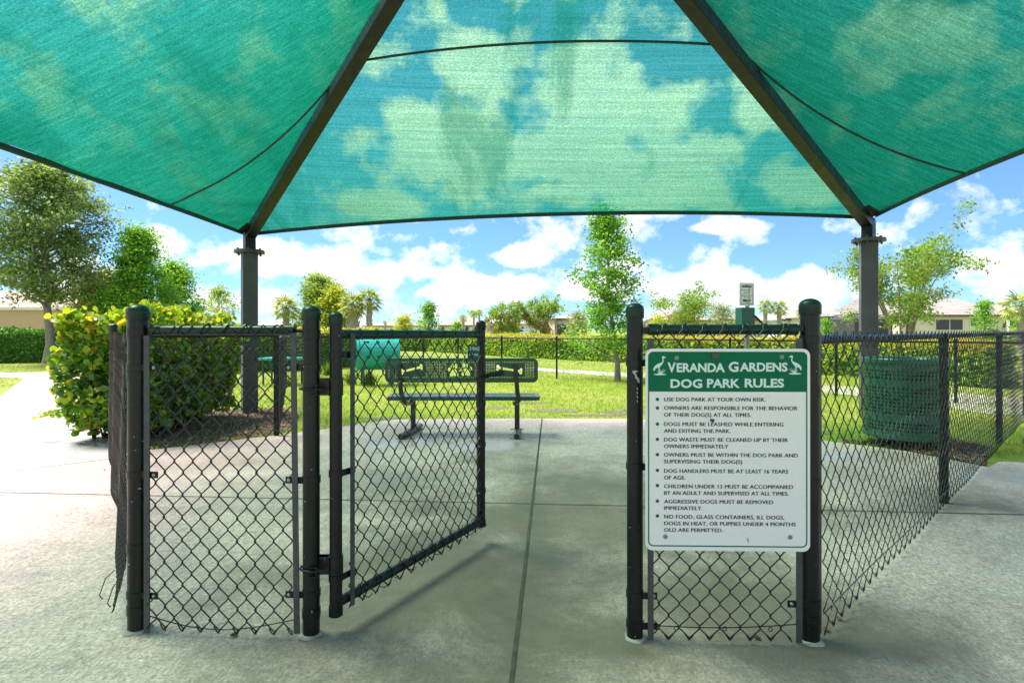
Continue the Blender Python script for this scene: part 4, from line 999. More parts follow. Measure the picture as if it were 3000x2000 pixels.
for s_, lx in ((-1, -1.155), (1, .06)):
    mb = MB(); mb.tube([(lx, 6.58, .03), (lx, 6.58, .42)], .030, 14); lg = mb.build('leg', 'pipe_black', bn, True)
    x_up = lx - .075 if s_ < 0 else lx - .012
    mb = MB(); mb.tube([(lx, 6.60, .385), (lx - .01, 6.42, .375), (lx - .03, 6.30, .385), (x_up + .03, 6.215, .43), (x_up + .012, 6.185, .52), (x_up, 6.175, .66), (x_up - .012, 6.18, .825)], .0255, 14); mb.build('back_support', 'pipe_black', bn, True)
    mb = MB(); mb.tube([(lx - (.075 if s_ < 0 else .01), 6.20, .034), (lx, 6.58, .034), (lx + (.03 if s_ < 0 else .005), 6.93, .034)], .0315, 14); ft = mb.build('foot_pipe', 'pipe_black', bn, True)
    for yy in (6.24, 6.84):
        mb = MB(); mb.tube([(lx - .08 if s_ > 0 else lx - .13, yy, .006), (lx - .033, yy, .012), (lx, yy, .068), (lx + .033, yy, .012), (lx + .08, yy, .006)], 0, 6, flat=(.003, .014))
        mb.build('anchor_strap', 'pipe_black', ft, True)

# ================================================================== perforated round things
def perf_cyl(c, r, z0, z1, ncol, rows, hole, axis=None):
    """shell with holes. rows: list of (height, 1 or 0 or list of columns); returns MB"""
    mb = MB(); z = z0; tot = sum(h for h, _ in rows); sc = (z1 - z0) / tot; axis = axis or Matrix.Identity(3); c = Vector(c)
    def pt(u, zz): return c + axis @ Vector((r * math.cos(u), r * math.sin(u), zz))
    du = 2 * math.pi / ncol
    for h_, on in rows:
        h_ *= sc
        for i in range(ncol):
            u0 = i * du
            if on and (on == 1 or i in on):
                qs_ = []; uc, zc_ = u0 + du / 2, z + h_ / 2; rad = hole * min(h_, du * r) / 2
                out = [(u0, z), (u0 + du / 2, z), (u0 + du, z), (u0 + du, z + h_ / 2), (u0 + du, z + h_), (u0 + du / 2, z + h_), (u0, z + h_), (u0, z + h_ / 2)]
                inn = [(uc + rad / r * math.cos(R(225 + 45 * k)), zc_ + rad * math.sin(R(225 + 45 * k))) for k in range(8)]
                mb.add([pt(*q) for q in out + inn], [(k, (k + 1) % 8, 8 + (k + 1) % 8, 8 + k) for k in range(8)])
            else: mb.add([pt(u0, z), pt(u0 + du, z), pt(u0 + du, z + h_), pt(u0, z + h_)], [(0, 1, 2, 3)])
        z += h_
    return mb
tcn = Vector((649 / 1000 * 0 + (2650 - 1500) / F * 5.95, 5.95, 0))
tr = thing('trash_can', tcn, 'round green perforated trash can behind the right fence', 'trash can')
zb_, zt_ = .085, .915; rc = .375
rows = [(1.6, 0)] + [(1, 1)] * 3 + [(1.9, 0)] + [(1, 1)] * 8 + [(1.9, 0)] + [(1, 1)] * 3 + [(1.8, 0)]
perf_cyl(tcn, rc, zb_ + .03, zt_ - .05, 64, rows, .66).build('body', 'can_green', tr, True)
mb = MB(); mb.lathe(tcn, [(rc - .06, zt_ - .09), (rc + .006, zt_ - .055), (rc + .016, zt_ - .05), (rc + .018, zt_ - .012), (rc + .008, zt_), (rc - .02, zt_ - .004), (rc - .05, zt_ - .05)], 48); mb.build('rim', 'can_green', tr, True)
mb = MB(); mb.lathe(tcn, [(rc - .10, zb_), (rc - .02, zb_), (rc + .008, zb_ + .012), (rc + .008, zb_ + .05), (rc, zb_ + .055)], 48); mb.build('base_ring', 'can_green', tr, True)
mb = MB(); mb.lathe(tcn, [(rc - .03, zb_ + .03), (rc - .03, zt_ - .05)], 40); mb.build('liner', 'can_dark', tr, True)
mb = MB(); mb.lathe(tcn, [(.16, -.02), (.16, zb_ + .01)], 20); mb.build('pedestal', 'can_dark', tr, True)

# tunnel
tp0, tp1 = P(1046, 1038, 12.35), P(1163, 1037, 12.62)
tu = thing('agility_tunnel', ((tp0 + tp1) / 2).to_2d().to_3d(), 'teal plastic agility tunnel with round peepholes on the lawn', 'tunnel')
ax_ = (tp1 - tp0); Lt = ax_.length; ax_.normalize(); xx = Vector((0, 0, 1)).cross(ax_).normalized(); ax3 = Matrix((xx, ax_.cross(xx), ax_)).transposed()
rt0 = .345; rows = [(1, 0), (1, [0, 4, 8, 12, 16, 20]), (.6, 0), (1, [0, 4, 8, 12, 16, 20]), (.6, 0), (1, [0, 4, 8, 12, 16, 20]), (1, 0)]
perf_cyl(tp0, rt0, 0, Lt, 24, rows, .9, ax3).build('barrel', 'teal', tu, True)
for s_ in (0, 1):
    q = tp0 if s_ == 0 else tp1; mb = MB(); k = 40; vs = []
    for (r_, z_) in ((rt0 - .03, -.02), (rt0 + .03, -.02), (rt0 + .03, .03), (rt0, .03)):
        for j in range(k): th = 2 * math.pi * j / k; vs.append(q + ax3 @ Vector((r_ * math.cos(th), r_ * math.sin(th), z_)))
    mb.add(vs, [(a * k + j, a * k + (j + 1) % k, ((a + 1) % 4) * k + (j + 1) % k, ((a + 1) % 4) * k + j) for a in range(4) for j in range(k)]); mb.build('rim', 'teal', tu, True)
    for sd__ in (-1, 1):
        qq = q + ax_ * (.12 if s_ == 0 else -.12) + xx * sd__ * .2; mb = MB(); mb.tube([(qq.x, qq.y, -.01), (qq.x, qq.y, tp0.z - .22)], .03, 10); mb.build('leg', 'station_green', tu, True)
# pause table beyond the inner fence
pq = P(835, 1050, 12.6)
tb = thing('agility_table', (pq.x, pq.y, 0), 'low teal green agility table far behind the left panel', 'table')
mb = MB(); mb.box((pq.x - .05, pq.y, pq.z), (.85, .6, .05)); mb.build('table_top', 'teal', tb, bevel=.01)
for a_ in (-1, 1):
    for b_ in (-1, 1):
        mb = MB(); mb.tube([(pq.x - .05 + a_ * .34, pq.y + b_ * .22, -.01), (pq.x - .05 + a_ * .34, pq.y + b_ * .22, pq.z - .025)], .022, 8); mb.build('leg', 'station_green', tb, True)

# ================================================================== waste bag station
wd_ = 9.0; wp = P(2190, 968, wd_)
ws = thing('waste_bag_station', (wp.x, wp.y, 0), 'green dog waste bag dispenser on a metal post under a small white sign', 'dispenser')
mb = MB(); mb.box((wp.x, wp.y, .93), (.058, .012, 1.92)); mb.box((wp.x - .026, wp.y + .012, .93), (.006, .03, 1.92)); mb.box((wp.x + .026, wp.y + .012, .93), (.006, .03, 1.92)); po = mb.build('post', 'galv', ws)
mb = MB()
for k in range(40): mb.lathe((wp.x, wp.y - .0062, .3 + k * .04), [(.006, 0), (.006, .0006)], 8, Matrix(((1, 0, 0), (0, 0, -1), (0, 1, 0))))
mb.build('post_hole', 'can_dark', po)
a_, b_ = P(2158, 903, wd_ - .1), P(2204, 951, wd_ - .1); cb = (a_ + b_) / 2
rz = Matrix.Rotation(R(14), 3, 'Z')
mb = MB(); mb.box((cb.x + .008, wp.y - .10, cb.z - .04), (.235, .17, .36), rz); bo = mb.build('dispenser_box', 'station_green', ws, bevel=.006)
bagc = Vector((cb.x + .16, wp.y - .13, cb.z - .06)); mb = MB(); rg_ = random.Random(3)
for k in range(5):
    mb.tube([bagc + Vector((-.03, 0, .10 - k * .012)), bagc + Vector((.03 + .01 * k, -.02, .04 - .02 * k)), bagc + Vector((.09 + .02 * k, -.03, -.03 - .02 * k))], 0, 6, flat=(.004, .03))
mb.build('bag', 'bag', ws, True)
a_, b_ = P(2162, 828, wd_), P(2211, 896, wd_); c_ = (a_ + b_) / 2; w2, h2 = (b_.x - a_.x), (a_.z - b_.z)
sp = thing('small_sign', (c_.x, c_.y, c_.z), 'small white clean up after your dog sign above the bag dispenser', 'sign'); sp.rotation_euler = (0, 0, R(12)); ROOT[sp.name] = Vector((0, 0, 0))
me = stand_up(outline_mesh('panel', [rrect(-w2 / 2, -h2 / 2, w2 / 2, h2 / 2, .015)], .001), -.012); link_mesh('panel', me, 'sign_white', sp)
flat('border', [rrect(-w2 * .41, -h2 * .42, w2 * .41, h2 * .42, .012), rrect(-w2 * .385, -h2 * .403, w2 * .385, h2 * .403, .010)], 'text_black', sp, -.0135)
flat('header_bar', [rrect(-w2 * .34, h2 * .29, w2 * .34, h2 * .37, .012)], 'station_green', sp, -.0135)
flat('logo_bar', [rrect(-w2 * .27, -h2 * .325, 0, -h2 * .215, .016)], 'station_green', sp, -.0135)
flat('logo_bar', [rrect(0, -h2 * .325, w2 * .27, -h2 * .215, .016)], 'lime', sp, -.0136)
for s, x0_, x1_, yb0 in (('Help Keep Our', -.22, .30, .165), ('Community', -.22, .20, .095), ('Healthy', -.22, .06, .025), ('Please Clean Up', -.22, .36, -.075), ('After Your Dog', -.22, .28, -.145)):
    me = stand_up(text_mesh('lettering', s, w2 * x0_, w2 * x1_, h2 * yb0, h2 * .042, bold=.02), -.0137); link_mesh('lettering', me, 'text_black', sp)
for yy in (.175, -.07):
    flat('paw_mark', [circle(-w2 * .30, h2 * yy, w2 * .03, 10), ] + [circle(-w2 * .30 + w2 * .05 * math.cos(R(k)), h2 * yy + w2 * .05 * math.sin(R(k)), w2 * .014, 8) for k in (20, 70, 120, 165)], 'text_black', sp, -.0137)
for yy in (.39, -.36):
    flat('bolt', [circle(0, h2 * yy, w2 * .04, 12)], 'can_dark', sp, -.0139)

# ================================================================== plants
def branch_pts(rg, a, b, k=5, wob=.06, sagk=0.0):
    a, b = Vector(a), Vector(b); L = (b - a).length; out = []
    for i in range(k + 1):
        s = i / k; q = a.lerp(b, s); w = L * wob * math.sin(math.pi * s)
        out.append(q + Vector((rg.uniform(-w, w), rg.uniform(-w, w), rg.uniform(-w, w) * .6 + sagk * L * math.sin(math.pi * s))))
    return out
def tree(name, label, cat, base, top, cz0, prof, trunk_r, nl, nleaf, lsize, lmat, bark='bark', seed=1, group=None, lean=(0, 0), clump=.35, rise=.35, extra=None, trunk_top=.86, flowers=0, up=.15, sub=5, parts=True):
    """prof: list of (height fraction inside the crown, radius)."""
    rg = random.Random(seed); ng = np.random.default_rng(seed); base = Vector(base)
    th = thing(name, base, label, cat, group)
    apex = base + Vector((lean[0], lean[1], top)); tp = []
    kk = 9
    for i in range(kk + 1):
        s = i / kk; q = base.lerp(apex, s * trunk_top) + Vector((rg.uniform(-1, 1), rg.uniform(-1, 1), 0)) * trunk_r * .6 * (1 if 0 < i < kk else 0); tp.append(q)
    tp[0].z -= .05
    def trunk_at(z):
        f = min(max((z - base.z) / (top * trunk_top), 0), 1) * kk; i = min(int(f), kk - 1); return tp[i].lerp(tp[i + 1], f - i)
    def rad(t_):
        for (t0, r0), (t1, r1) in zip(prof, prof[1:]):
            if t0 <= t_ <= t1: return r0 + (r1 - r0) * (t_ - t0) / (t1 - t0 + 1e-9)
        return prof[-1][1]
    mb = MB(); mb.tube(tp, [trunk_r * (1.35 if i == 0 else 1) * (1 - .88 * i / kk) + .006 for i in range(kk + 1)], 10)
    clumps = []
    for i in range(nl):
        t_ = (i + .5) / nl; t_ = t_ ** .85; r_ = rad(t_) * rg.uniform(.45, 1.15); aa = i * 2.39996 + rg.uniform(-.4, .4)
        zt__ = base.z + cz0 + t_ * (top - cz0); z_st = max(base.z + cz0 * .55, zt__ - r_ * rise - (top - cz0) * .05)
        st_ = trunk_at(z_st); en = trunk_at(zt__) + Vector((math.cos(aa) * r_, math.sin(aa) * r_, 0)); en.z = zt__
        pts = branch_pts(rg, st_, en, 5, .07, .05); r0 = trunk_r * .42 * (1 - .55 * t_) * min(1, r_ / (max(p_[1] for p_ in prof) + .01) + .25)
        mb.tube(pts, [r0 * (1 - .8 * j / 5) + .003 for j in range(6)], 6, caps=False)
        for j in range(sub):
            s = rg.uniform(.35, 1.0); f = s * 5; a_ = min(int(f), 4); q = pts[a_].lerp(pts[a_ + 1], f - a_)
            dv = Vector((rg.gauss(0, 1), rg.gauss(0, 1), rg.gauss(up, .7))).normalized() * r_ * rg.uniform(.18, .42)
            e = q + dv; mb.tube(branch_pts(rg, q, e, 3, .1), [r0 * .35 + .002, r0 * .25 + .002, r0 * .15 + .002, .002], 4, caps=False)
            clumps.append((e, rg.uniform(.6, 1.25))); 
            if rg.random() < .6: clumps.append((q.lerp(e, .5), rg.uniform(.4, .8)))
        clumps.append((pts[-1], 1.0))
    for j in range(4): clumps.append((trunk_at(base.z + top * trunk_top * (1 - .04 * j)) + Vector((rg.uniform(-.1, .1), rg.uniform(-.1, .1), top * (1 - trunk_top) * rg.uniform(.1, .9))), .7))
    if extra:
        for (e, w_) in extra: clumps.append((Vector(e), w_)); st_ = trunk_at(e[2]); mb.tube(branch_pts(rg, st_, e, 4, .06), [trunk_r * .2, trunk_r * .15, trunk_r * .1, .006, .003], 5, caps=False)
    mb.build('trunk', bark, th, True)
    w = np.array([c[1] for c in clumps]); cc = np.array([tuple(c[0]) for c in clumps]); idx = ng.choice(len(clumps), nleaf, p=w / w.sum())
    g_ = ng.normal(size=(nleaf, 3)) * clump; g_[:, 2] *= .62
    Cn = cc[idx] + g_ * w[idx][:, None]; Tt = rdirs(ng, nleaf); Tt[:, 2] = Tt[:, 2] * .6 - .1; Nr = rdirs(ng, nleaf); Nr[:, 2] = np.abs(Nr[:, 2]) + .35
    leaves('crown', Cn, Tt, Nr, lsize * ng.uniform(.6, 1.3, nleaf), lmat, th)
    if flowers:
        tips = [c for c in clumps]; pick = [tips[ng.integers(len(tips))] for _ in range(flowers)]
        fc = np.concatenate([np.array(tuple(p_[0])) + ng.normal(size=(60, 3)) * np.array([.07, .07, .10]) * (lsize / .07) for p_ in pick]); n__ = len(fc)
        leaves('blossom', fc, rdirs(ng, n__), rdirs(ng, n__), lsize * .8, 'pink', th)
    return th
def gpos(px, d): return Vector(((px - 1500) / F * d, d, 0))
def topz(py, d): return H + (YH - py) / F * d

# big oak-like tree on the left
d_ = 20.6
tree('shade_tree', 'large olive green tree with a bare grey trunk rising from the left lawn', 'tree', gpos(142, d_), topz(470, d_), 2.45,
     [(0, 1.3), (.15, 1.8), (.4, 2.0), (.7, 1.9), (.9, 1.3), (1, .5)], .155, 54, 31000, .125, 'oak', seed=11, clump=.24, sub=8, up=.25,
     extra=[(gpos(330, d_) + Vector((0, 0, topz(640, d_))), .8), (gpos(370, d_) + Vector((0, 0, topz(612, d_))), .35), (gpos(355, d_) + Vector((0, 0, topz(650, d_))), .3), (gpos(300, d_) + Vector((0, 0, topz(600, d_))), .8), (gpos(270, d_) + Vector((0, 0, topz(700, d_))), .8),
            (gpos(-30, d_ - 1) + Vector((0, 0, topz(760, d_))), 1.2), (gpos(60, d_ - 1) + Vector((0, 0, topz(800, d_))), 1.2), (gpos(200, d_) + Vector((0, 0, topz(800, d_))), 1.0)])
d_ = 22
tree('slender_tree', 'slim bright green tree behind the yellow hedge, taller of the pair', 'tree', gpos(405, d_), topz(668, d_), 1.3,
     [(0, 1.5), (.2, 1.35), (.5, .95), (.8, .5), (1, .12)], .09, 34, 19000, .115, 'bright_leaf', seed=12, clump=.27, up=.4)
d_ = 24
tree('slender_tree', 'smaller airy green tree between the taller slim tree and the canopy column', 'tree', gpos(515, d_), topz(770, d_), 1.0,
     [(0, 1.1), (.4, 1.0), (.8, .55), (1, .15)], .08, 24, 10000, .12, 'bright_leaf', seed=13, clump=.24, up=.4)
d_ = 23
tree('bushy_tree', 'rusty tinged bushy tree beside the big left tree', 'tree', gpos(295, d_), topz(800, d_), .8,
     [(0, 1.2), (.4, 1.3), (.8, .8), (1, .2)], .07, 20, 8500, .13, ['red_leaf'], seed=14, clump=.3)
d_ = 21.5
tree('bushy_tree', 'fresh green bushy tree low behind the hedge at the left', 'tree', gpos(360, d_), topz(845, d_), .7,
     [(0, 1.3), (.5, 1.1), (1, .3)], .06, 18, 9000, .12, 'bright_leaf', seed=15, clump=.28)
d_ = 34
tree('thin_tree', 'sparse small tree seen between the hedge and the canopy column', 'tree', gpos(640, d_), topz(838, d_), .9,
     [(0, 1.3), (.5, 1.4), (1, .3)], .08, 20, 3000, .13, 'loose_leaf', seed=16, clump=.24)
d_ = 34
tree('shrub_tree', 'low grey green shrub tree left of the canopy column', 'tree', gpos(575, d_), topz(905, d_), .5,
     [(0, 1.3), (.5, 1.2), (1, .3)], .07, 12, 2200, .13, 'loose_leaf', seed=17, clump=.25)
# trees behind the gate posts
d_ = 30
tree('leafy_tree', 'tall loose yellow green tree behind the gate posts', 'tree', gpos(945, d_), topz(815, d_), .8,
     [(0, 1.4), (.3, 1.5), (.6, 1.1), (.85, .6), (1, .2)], .09, 34, 20000, .14, 'loose_leaf', seed=18, clump=.26, up=.5, lean=(-.25, 0))
d_ = 29
tree('leafy_tree', 'upright yellowish tree just left of the thick palm', 'tree', gpos(982, d_), topz(842, d_), .7,
     [(0, .8), (.5, .7), (1, .25)], .08, 20, 8000, .14, 'yellow_leaf', seed=19, clump=.22, up=.6)
d_ = 40
tree('distant_tree', 'yellow tinged small tree with a thin crown near the pale roofs', 'tree', gpos(1185, d_), topz(925, d_), .5,
     [(0, .8), (.5, 1.0), (1, .3)], .07, 14, 2200, .15, 'yellow_leaf', seed=20, clump=.26)
tree('distant_tree', 'fresh green pointed tree above the bench gate, left of the tan house', 'tree', gpos(1257, d_ - 4), topz(885, d_ - 4), .3,
     [(0, .8), (.4, .75), (.8, .4), (1, .1)], .07, 20, 3400, .13, 'bright_leaf', seed=21, clump=.2, up=.5)
tree('distant_tree', 'tiny round tree in front of the tan house', 'tree', gpos(1338, 75), topz(944, 75), .4, [(0, .8), (.5, .9), (1, .2)], .08, 10, 900, .26, 'bright_leaf', seed=22, clump=.3)
# tree on the lawn
d_ = 13.4
lt = gpos(1809, d_)
tree('lawn_tree', 'young green tree with a scarred grey trunk on the dog park lawn', 'tree', lt, topz(605, d_), .75,
     [(0, 1.05), (.10, 1.15), (.22, .85), (.3, .72), (.5, .92), (.75, .74), (.92, .42), (1, .08)], 0.062, 34, 12000, .080, 'bright_leaf', seed=23, clump=.135, up=.15, lean=(-.34, 0), sub=6,
     extra=[(lt + Vector((-1.0, -.1, .95)), .9), (lt + Vector((-.75, -.2, .75)), 1.0), (lt + Vector((-.55, .1, .6)), .9), (lt + Vector((-.85, 0, 1.25)), .9), (lt + Vector((-.35, -.2, .9)), 1.2), (lt + Vector((-.4, -.2, 1.3)), 1.1), (lt + Vector((.45, 0, 1.9)), .5), (lt + Vector((.25, 0, 1.0)), .8)])
# crape myrtles
def crape(label, px, d, topy, half, seed, nleaf=3200, ls=.09, flowers=8, cz=.45):
    rg = random.Random(seed); ng = np.random.default_rng(seed); b = gpos(px, d); th = thing('crape_myrtle', b, label, 'tree', 'crape myrtles beyond the dog park')
    tp = topz(topy, d); hw = half / F * d; mb = MB(); cl = []
    for i in range(9):
        a_ = i * 2.4 + rg.random(); e = b + Vector((math.cos(a_) * hw * rg.uniform(.45, 1.0), math.sin(a_) * hw * .7, tp * rg.uniform(.72, 1.0)))
        s0 = b + Vector((math.cos(a_) * .1, math.sin(a_) * .1, -.03)); mid = s0.lerp(e, .45) - Vector(((e.x - b.x) * .22, (e.y - b.y) * .22, 0))
        pts = [s0, s0.lerp(mid, .5), mid, mid.lerp(e, .5) + Vector((0, 0, .05 * tp)), e]; r0 = .035 * tp / 3
        mb.tube(pts, [r0, r0 * .8, r0 * .6, r0 * .35, .004], 6)
        for j in range(7):
            s = rg.uniform(cz, 1); f = s * 4; k = min(int(f), 3); q = pts[k].lerp(pts[k + 1], f - k); e2 = q + Vector((rg.gauss(0, .8), rg.gauss(0, .8), rg.gauss(.5, .6))) * hw * .26
            mb.tube([q, q.lerp(e2, .5) + Vector((0, 0, .03)), e2], [r0 * .3, r0 * .2, .003], 4, caps=False); cl += [(e2, 1.0), (q.lerp(e2, .55), .7)]
        cl.append((e, .6))
    mb.build('stem', 'bark_pale', th, True)
    cc = np.array([tuple(c[0]) for c in cl]); w = np.array([c[1] for c in cl]); idx = ng.choice(len(cl), nleaf, p=w / w.sum())
    Cn = cc[idx] + ng.normal(size=(nleaf, 3)) * np.array([.075, .075, .06]) * hw; Tt = rdirs(ng, nleaf); Nr = rdirs(ng, nleaf); Nr[:, 2] = abs(Nr[:, 2]) + .2
    leaves('crown', Cn, Tt, Nr, ls * ng.uniform(.6, 1.3, nleaf), 'crape_leaf', th)
    if flowers:
        low = [c for c in cl if c[0].z < b.z + tp * .72] or cl
        fc = np.concatenate([np.array(tuple(low[ng.integers(len(low))][0])) + ng.normal(size=(45, 3)) * np.array([.05, .05, .06]) * hw for _ in range(flowers)])
        leaves('blossom', fc, rdirs(ng, len(fc)), rdirs(ng, len(fc)), ls * .75, 'pink', th)
    return th
crape('pink flowering crape myrtle behind the far fence, right of the tan house', 1478, 33, 882, 72, 31, 5200, .13, 22)
crape('pink flowering crape myrtle with the most blossom, left of the dark screened porch', 1580, 33, 880, 72, 32, 6000, .13, 42)
crape('sparse pale green crape myrtle between the near gate post and the bag station', 2010, 30, 850, 110, 33, 6500, .12, 20)
crape('large open branched crape myrtle right of the steel column', 2640, 15.5, 705, 185, 34, 12000, .085, 2, .5)
d_ = 36
tree('olive_shrub', 'rounded grey olive shrub beside the screened porch', 'shrub', gpos(1692, d_), topz(913, d_), .25, [(0, .9), (.5, 1.0), (1, .35)], .07, 16, 3200, .12, 'olive_leaf', seed=41, clump=.24)
tree('olive_shrub', 'silvery olive shrub left of the bag dispenser', 'shrub', gpos(2118, d_), topz(892, d_), .25, [(0, 1.0), (.5, 1.1), (1, .4)], .07, 18, 3600, .12, 'olive_leaf', seed=42, clump=.26)
tree('shrub', 'pale leafy shrub behind the left post of the sign panel', 'shrub', gpos(1930, 40), topz(925, 40), .2, [(0, 1.0), (1, .5)], .06, 12, 1800, .16, 'yellow_leaf', seed=43, clump=.3)
tree('conifer_shrub', 'feathery green young conifer before the long tiled house', 'shrub', gpos(2885, 40), topz(880, 40), .2, [(0, .95), (.5, .8), (1, .2)], .07, 20, 3000, .14, 'bright_leaf', seed=44, clump=.25, up=.6)
tree('shrub', 'small green shrub at the foot of the pool cage', 'shrub', gpos(2418, 42), topz(932, 42), .1, [(0, .6), (1, .3)], .05, 8, 900, .15, 'bright_leaf', seed=45, clump=.22)
tree('shrub', 'dark leafy shrub low beside the far right palm', 'shrub', gpos(2985, 38), topz(915, 38), .2, [(0, .7), (1, .4)], .05, 10, 1500, .15, 'bright_leaf', seed=46, clump=.25)

# palms
def palm(label, px, d, topy, crown_px, trunk_px, seed, nf=26):
    rg = random.Random(seed); b = gpos(px, d); th = thing('palm_tree', b, label, 'palm', 'cabbage palms beyond the dog park')
    tz = topz(topy, d); cr = crown_px / F * d; r_ = trunk_px / F * d / 2; hz = tz - cr * .75
    mb = MB(); k = 14; mb.tube([(b.x + rg.uniform(-.02, .02), b.y, -.05 + (hz + .05) * i / k) for i in range(k + 1)], [r_ * (1 + .12 * (i % 2)) for i in range(k + 1)], 10)
    for i in range(60):                                  # old leaf bases criss-crossing the trunk
        z = hz * (.12 + .88 * i / 60); a_ = i * 2.4; q = Vector((b.x + r_ * 1.02 * math.cos(a_), b.y + r_ * 1.02 * math.sin(a_), z)); o_ = Vector((math.cos(a_), math.sin(a_), 0))
        mb.tube([q, q + o_ * r_ * .35 + Vector((0, 0, r_ * .8)) + Vector((-o_.y, o_.x, 0)) * r_ * .4], [r_ * .22, r_ * .10], 4)
    mb.build('trunk', 'palm_bark', th, True)
    C, T, N, Sz = [], [], [], []; mbp = MB()
    for i in range(nf):
        a_ = i * 2.39996; el_ = R(80 - 125 * (i / nf) ** .9); o_ = Vector((math.cos(a_) * math.cos(el_), math.sin(a_) * math.cos(el_), math.sin(el_)))
        hub = Vector((b.x, b.y, hz)); tip = hub + o_ * cr * rg.uniform(.5, .62) + Vector((0, 0, -.04 * cr))
        mbp.tube([hub, hub.lerp(tip, .5) + Vector((0, 0, .05 * cr)), tip], [.02, .014, .008], 4, caps=False)
        sv = o_.cross(Vector((0, 0, 1))); sv = sv.normalized() if sv.length > .1 else Vector((1, 0, 0)); nv_ = sv.cross(o_).normalized()
        for j in range(15):
            an = R(-105 + 15 * j); dv = (o_ * math.cos(an) + sv * math.sin(an)).normalized(); dv.z -= .28 + .3 * abs(math.sin(an)) * rg.random()
            C.append(tip); T.append(dv); N.append(nv_ + Vector((0, 0, .2))); Sz.append(cr * rg.uniform(.42, .62))
    mbp.build('petiole', 'tuft', th)
    leaves('frond', [tuple(c) for c in C], [tuple(c) for c in T], [tuple(c) for c in N], Sz, 'palm_leaf', th, [(-.035, 0), (.035, 0), (.045, .5), (0, 1), (-.045, .5)], .5)
palm('shaggy palm left of the gate hinge post, its fronds merged with the yellow tree', 838, 29, 868, 48, 16, 51)
palm('thick trunked palm just right of the gate hinge post', 1033, 27, 856, 52, 30, 52)
palm('tall slim palm to the right of the thick palm', 1082, 27, 845, 46, 15, 53)
palm('little round palm in front of the tan house', 1357, 70, 921, 16, 7, 54, 18)
palm('leaning palm at the right end of the tan house', 1388, 80, 907, 17, 5, 55, 18)
palm('short palm against the sky beside the leaning palm', 1404, 82, 905, 15, 5, 56, 18)
palm('palm right of the bag station, nearer it of the two', 2242, 42, 877, 28, 10, 57, 22)
palm('palm with drooping yellow fronds, next to the dome capped corner post', 2283, 42, 880, 30, 11, 58, 22)
palm('distant low palm peeking behind the tall corner post', 2343, 60, 904, 16, 6, 59, 16)
palm('palm with long fronds at the right edge of the view', 2992, 34, 855, 62, 14, 60, 24)
palm('tiny distant palm above the pale roofs', 1128, 80, 938, 10, 4, 61, 14)

# near cocoplum hedge
rng = np.random.default_rng(21)
hx0, hx1, hy0_, hy1_, hzt = -4.82, -3.88, 5.95, 7.95, 1.345
hd = thing('cocoplum_hedge', ((hx0 + hx1) / 2, (hy0_ + hy1_) / 2, 0), 'big yellow green round leaved hedge behind the left chain link fence', 'hedge')
def shell(n, x0, x1, y0, y1, z0, z1, depth, rg):
    A_ = [(y1 - y0) * (z1 - z0), (y1 - y0) * (z1 - z0), (x1 - x0) * (z1 - z0), (x1 - x0) * (z1 - z0), (x1 - x0) * (y1 - y0)]
    f = rg.choice(5, n, p=np.array(A_) / sum(A_)); u = rg.uniform(size=(n, 2)); dp = np.abs(rg.normal(size=n)) * depth - depth * .35
    X = x0 + (x1 - x0) * u[:, 0]; Y = y0 + (y1 - y0) * u[:, 1]; Z = z0 + (z1 - z0) * u[:, 1]; nn = np.zeros((n, 3))
    Y2 = y0 + (y1 - y0) * u[:, 0]
    out = np.empty((n, 3))
    for k, (ax, sgn) in enumerate(((0, -1), (0, 1), (1, -1), (1, 1), (2, 1))):
        m_ = f == k
        if ax == 0: out[m_] = np.stack([np.full(m_.sum(), x0 if sgn < 0 else x1) - sgn * dp[m_], Y2[m_], Z[m_]], 1); nn[m_] = (sgn, 0, 0)
        elif ax == 1: out[m_] = np.stack([X[m_], np.full(m_.sum(), y0 if sgn < 0 else y1) - sgn * dp[m_], Z[m_]], 1); nn[m_] = (0, sgn, 0)
        else: out[m_] = np.stack([X[m_], Y[m_], z1 - dp[m_]], 1); nn[m_] = (0, 0, 1)
    return out, nn
def bumpy(p, amp, fr):
    return amp * (np.sin(p[:, 0] * fr + p[:, 2] * fr * .7 + 1) + np.sin(p[:, 1] * fr * 1.3 + p[:, 2] * fr + 2) + np.sin((p[:, 0] + p[:, 1]) * fr * .6 - p[:, 2] * fr * 1.7)) / 3
Pp, Nn = shell(11500, hx0, hx1, hy0_, hy1_, .10, hzt, .10, rng)
Pp += Nn * bumpy(Pp, .14, 6.0)[:, None]
low = np.clip((.5 - Pp[:, 2]) / .5, 0, 1); Pp[:, 0] += (-4.35 - Pp[:, 0]) * low * .22; Pp[:, 1] += np.where(Pp[:, 1] < 6.5, low * .12, 0)
Pp[:, 2] -= np.clip((Pp[:, 1] - 6.2) * .045, 0, .2) * (Pp[:, 2] > 1.0)
Tt = Nn * .55 + rdirs(rng, len(Pp)) * .8; Tt[:, 2] += .35; Nr = rdirs(rng, len(Pp)) * .7 + Nn * .5; Nr[:, 2] += .5
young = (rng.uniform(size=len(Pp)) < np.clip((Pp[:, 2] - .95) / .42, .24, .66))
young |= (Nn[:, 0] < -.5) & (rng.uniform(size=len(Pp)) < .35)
tops = np.stack([rng.uniform(hx0, hx1, 70), rng.uniform(hy0_, hy1_, 70), rng.uniform(hzt - .02, hzt + .10, 70)], 1)
Pp = np.concatenate([Pp, tops]); Tt = np.concatenate([Tt, rdirs(rng, 70) * .5 + np.array([0, 0, 1])]); Nr = np.concatenate([Nr, rdirs(rng, 70)]); young = np.concatenate([young, np.ones(70, bool)])
leaves('foliage', Pp, Tt, Nr, rng.uniform(.045, .082, len(Pp)), ['coco_deep', 'coco_young'], hd, ROUND, .3, young.astype(int))
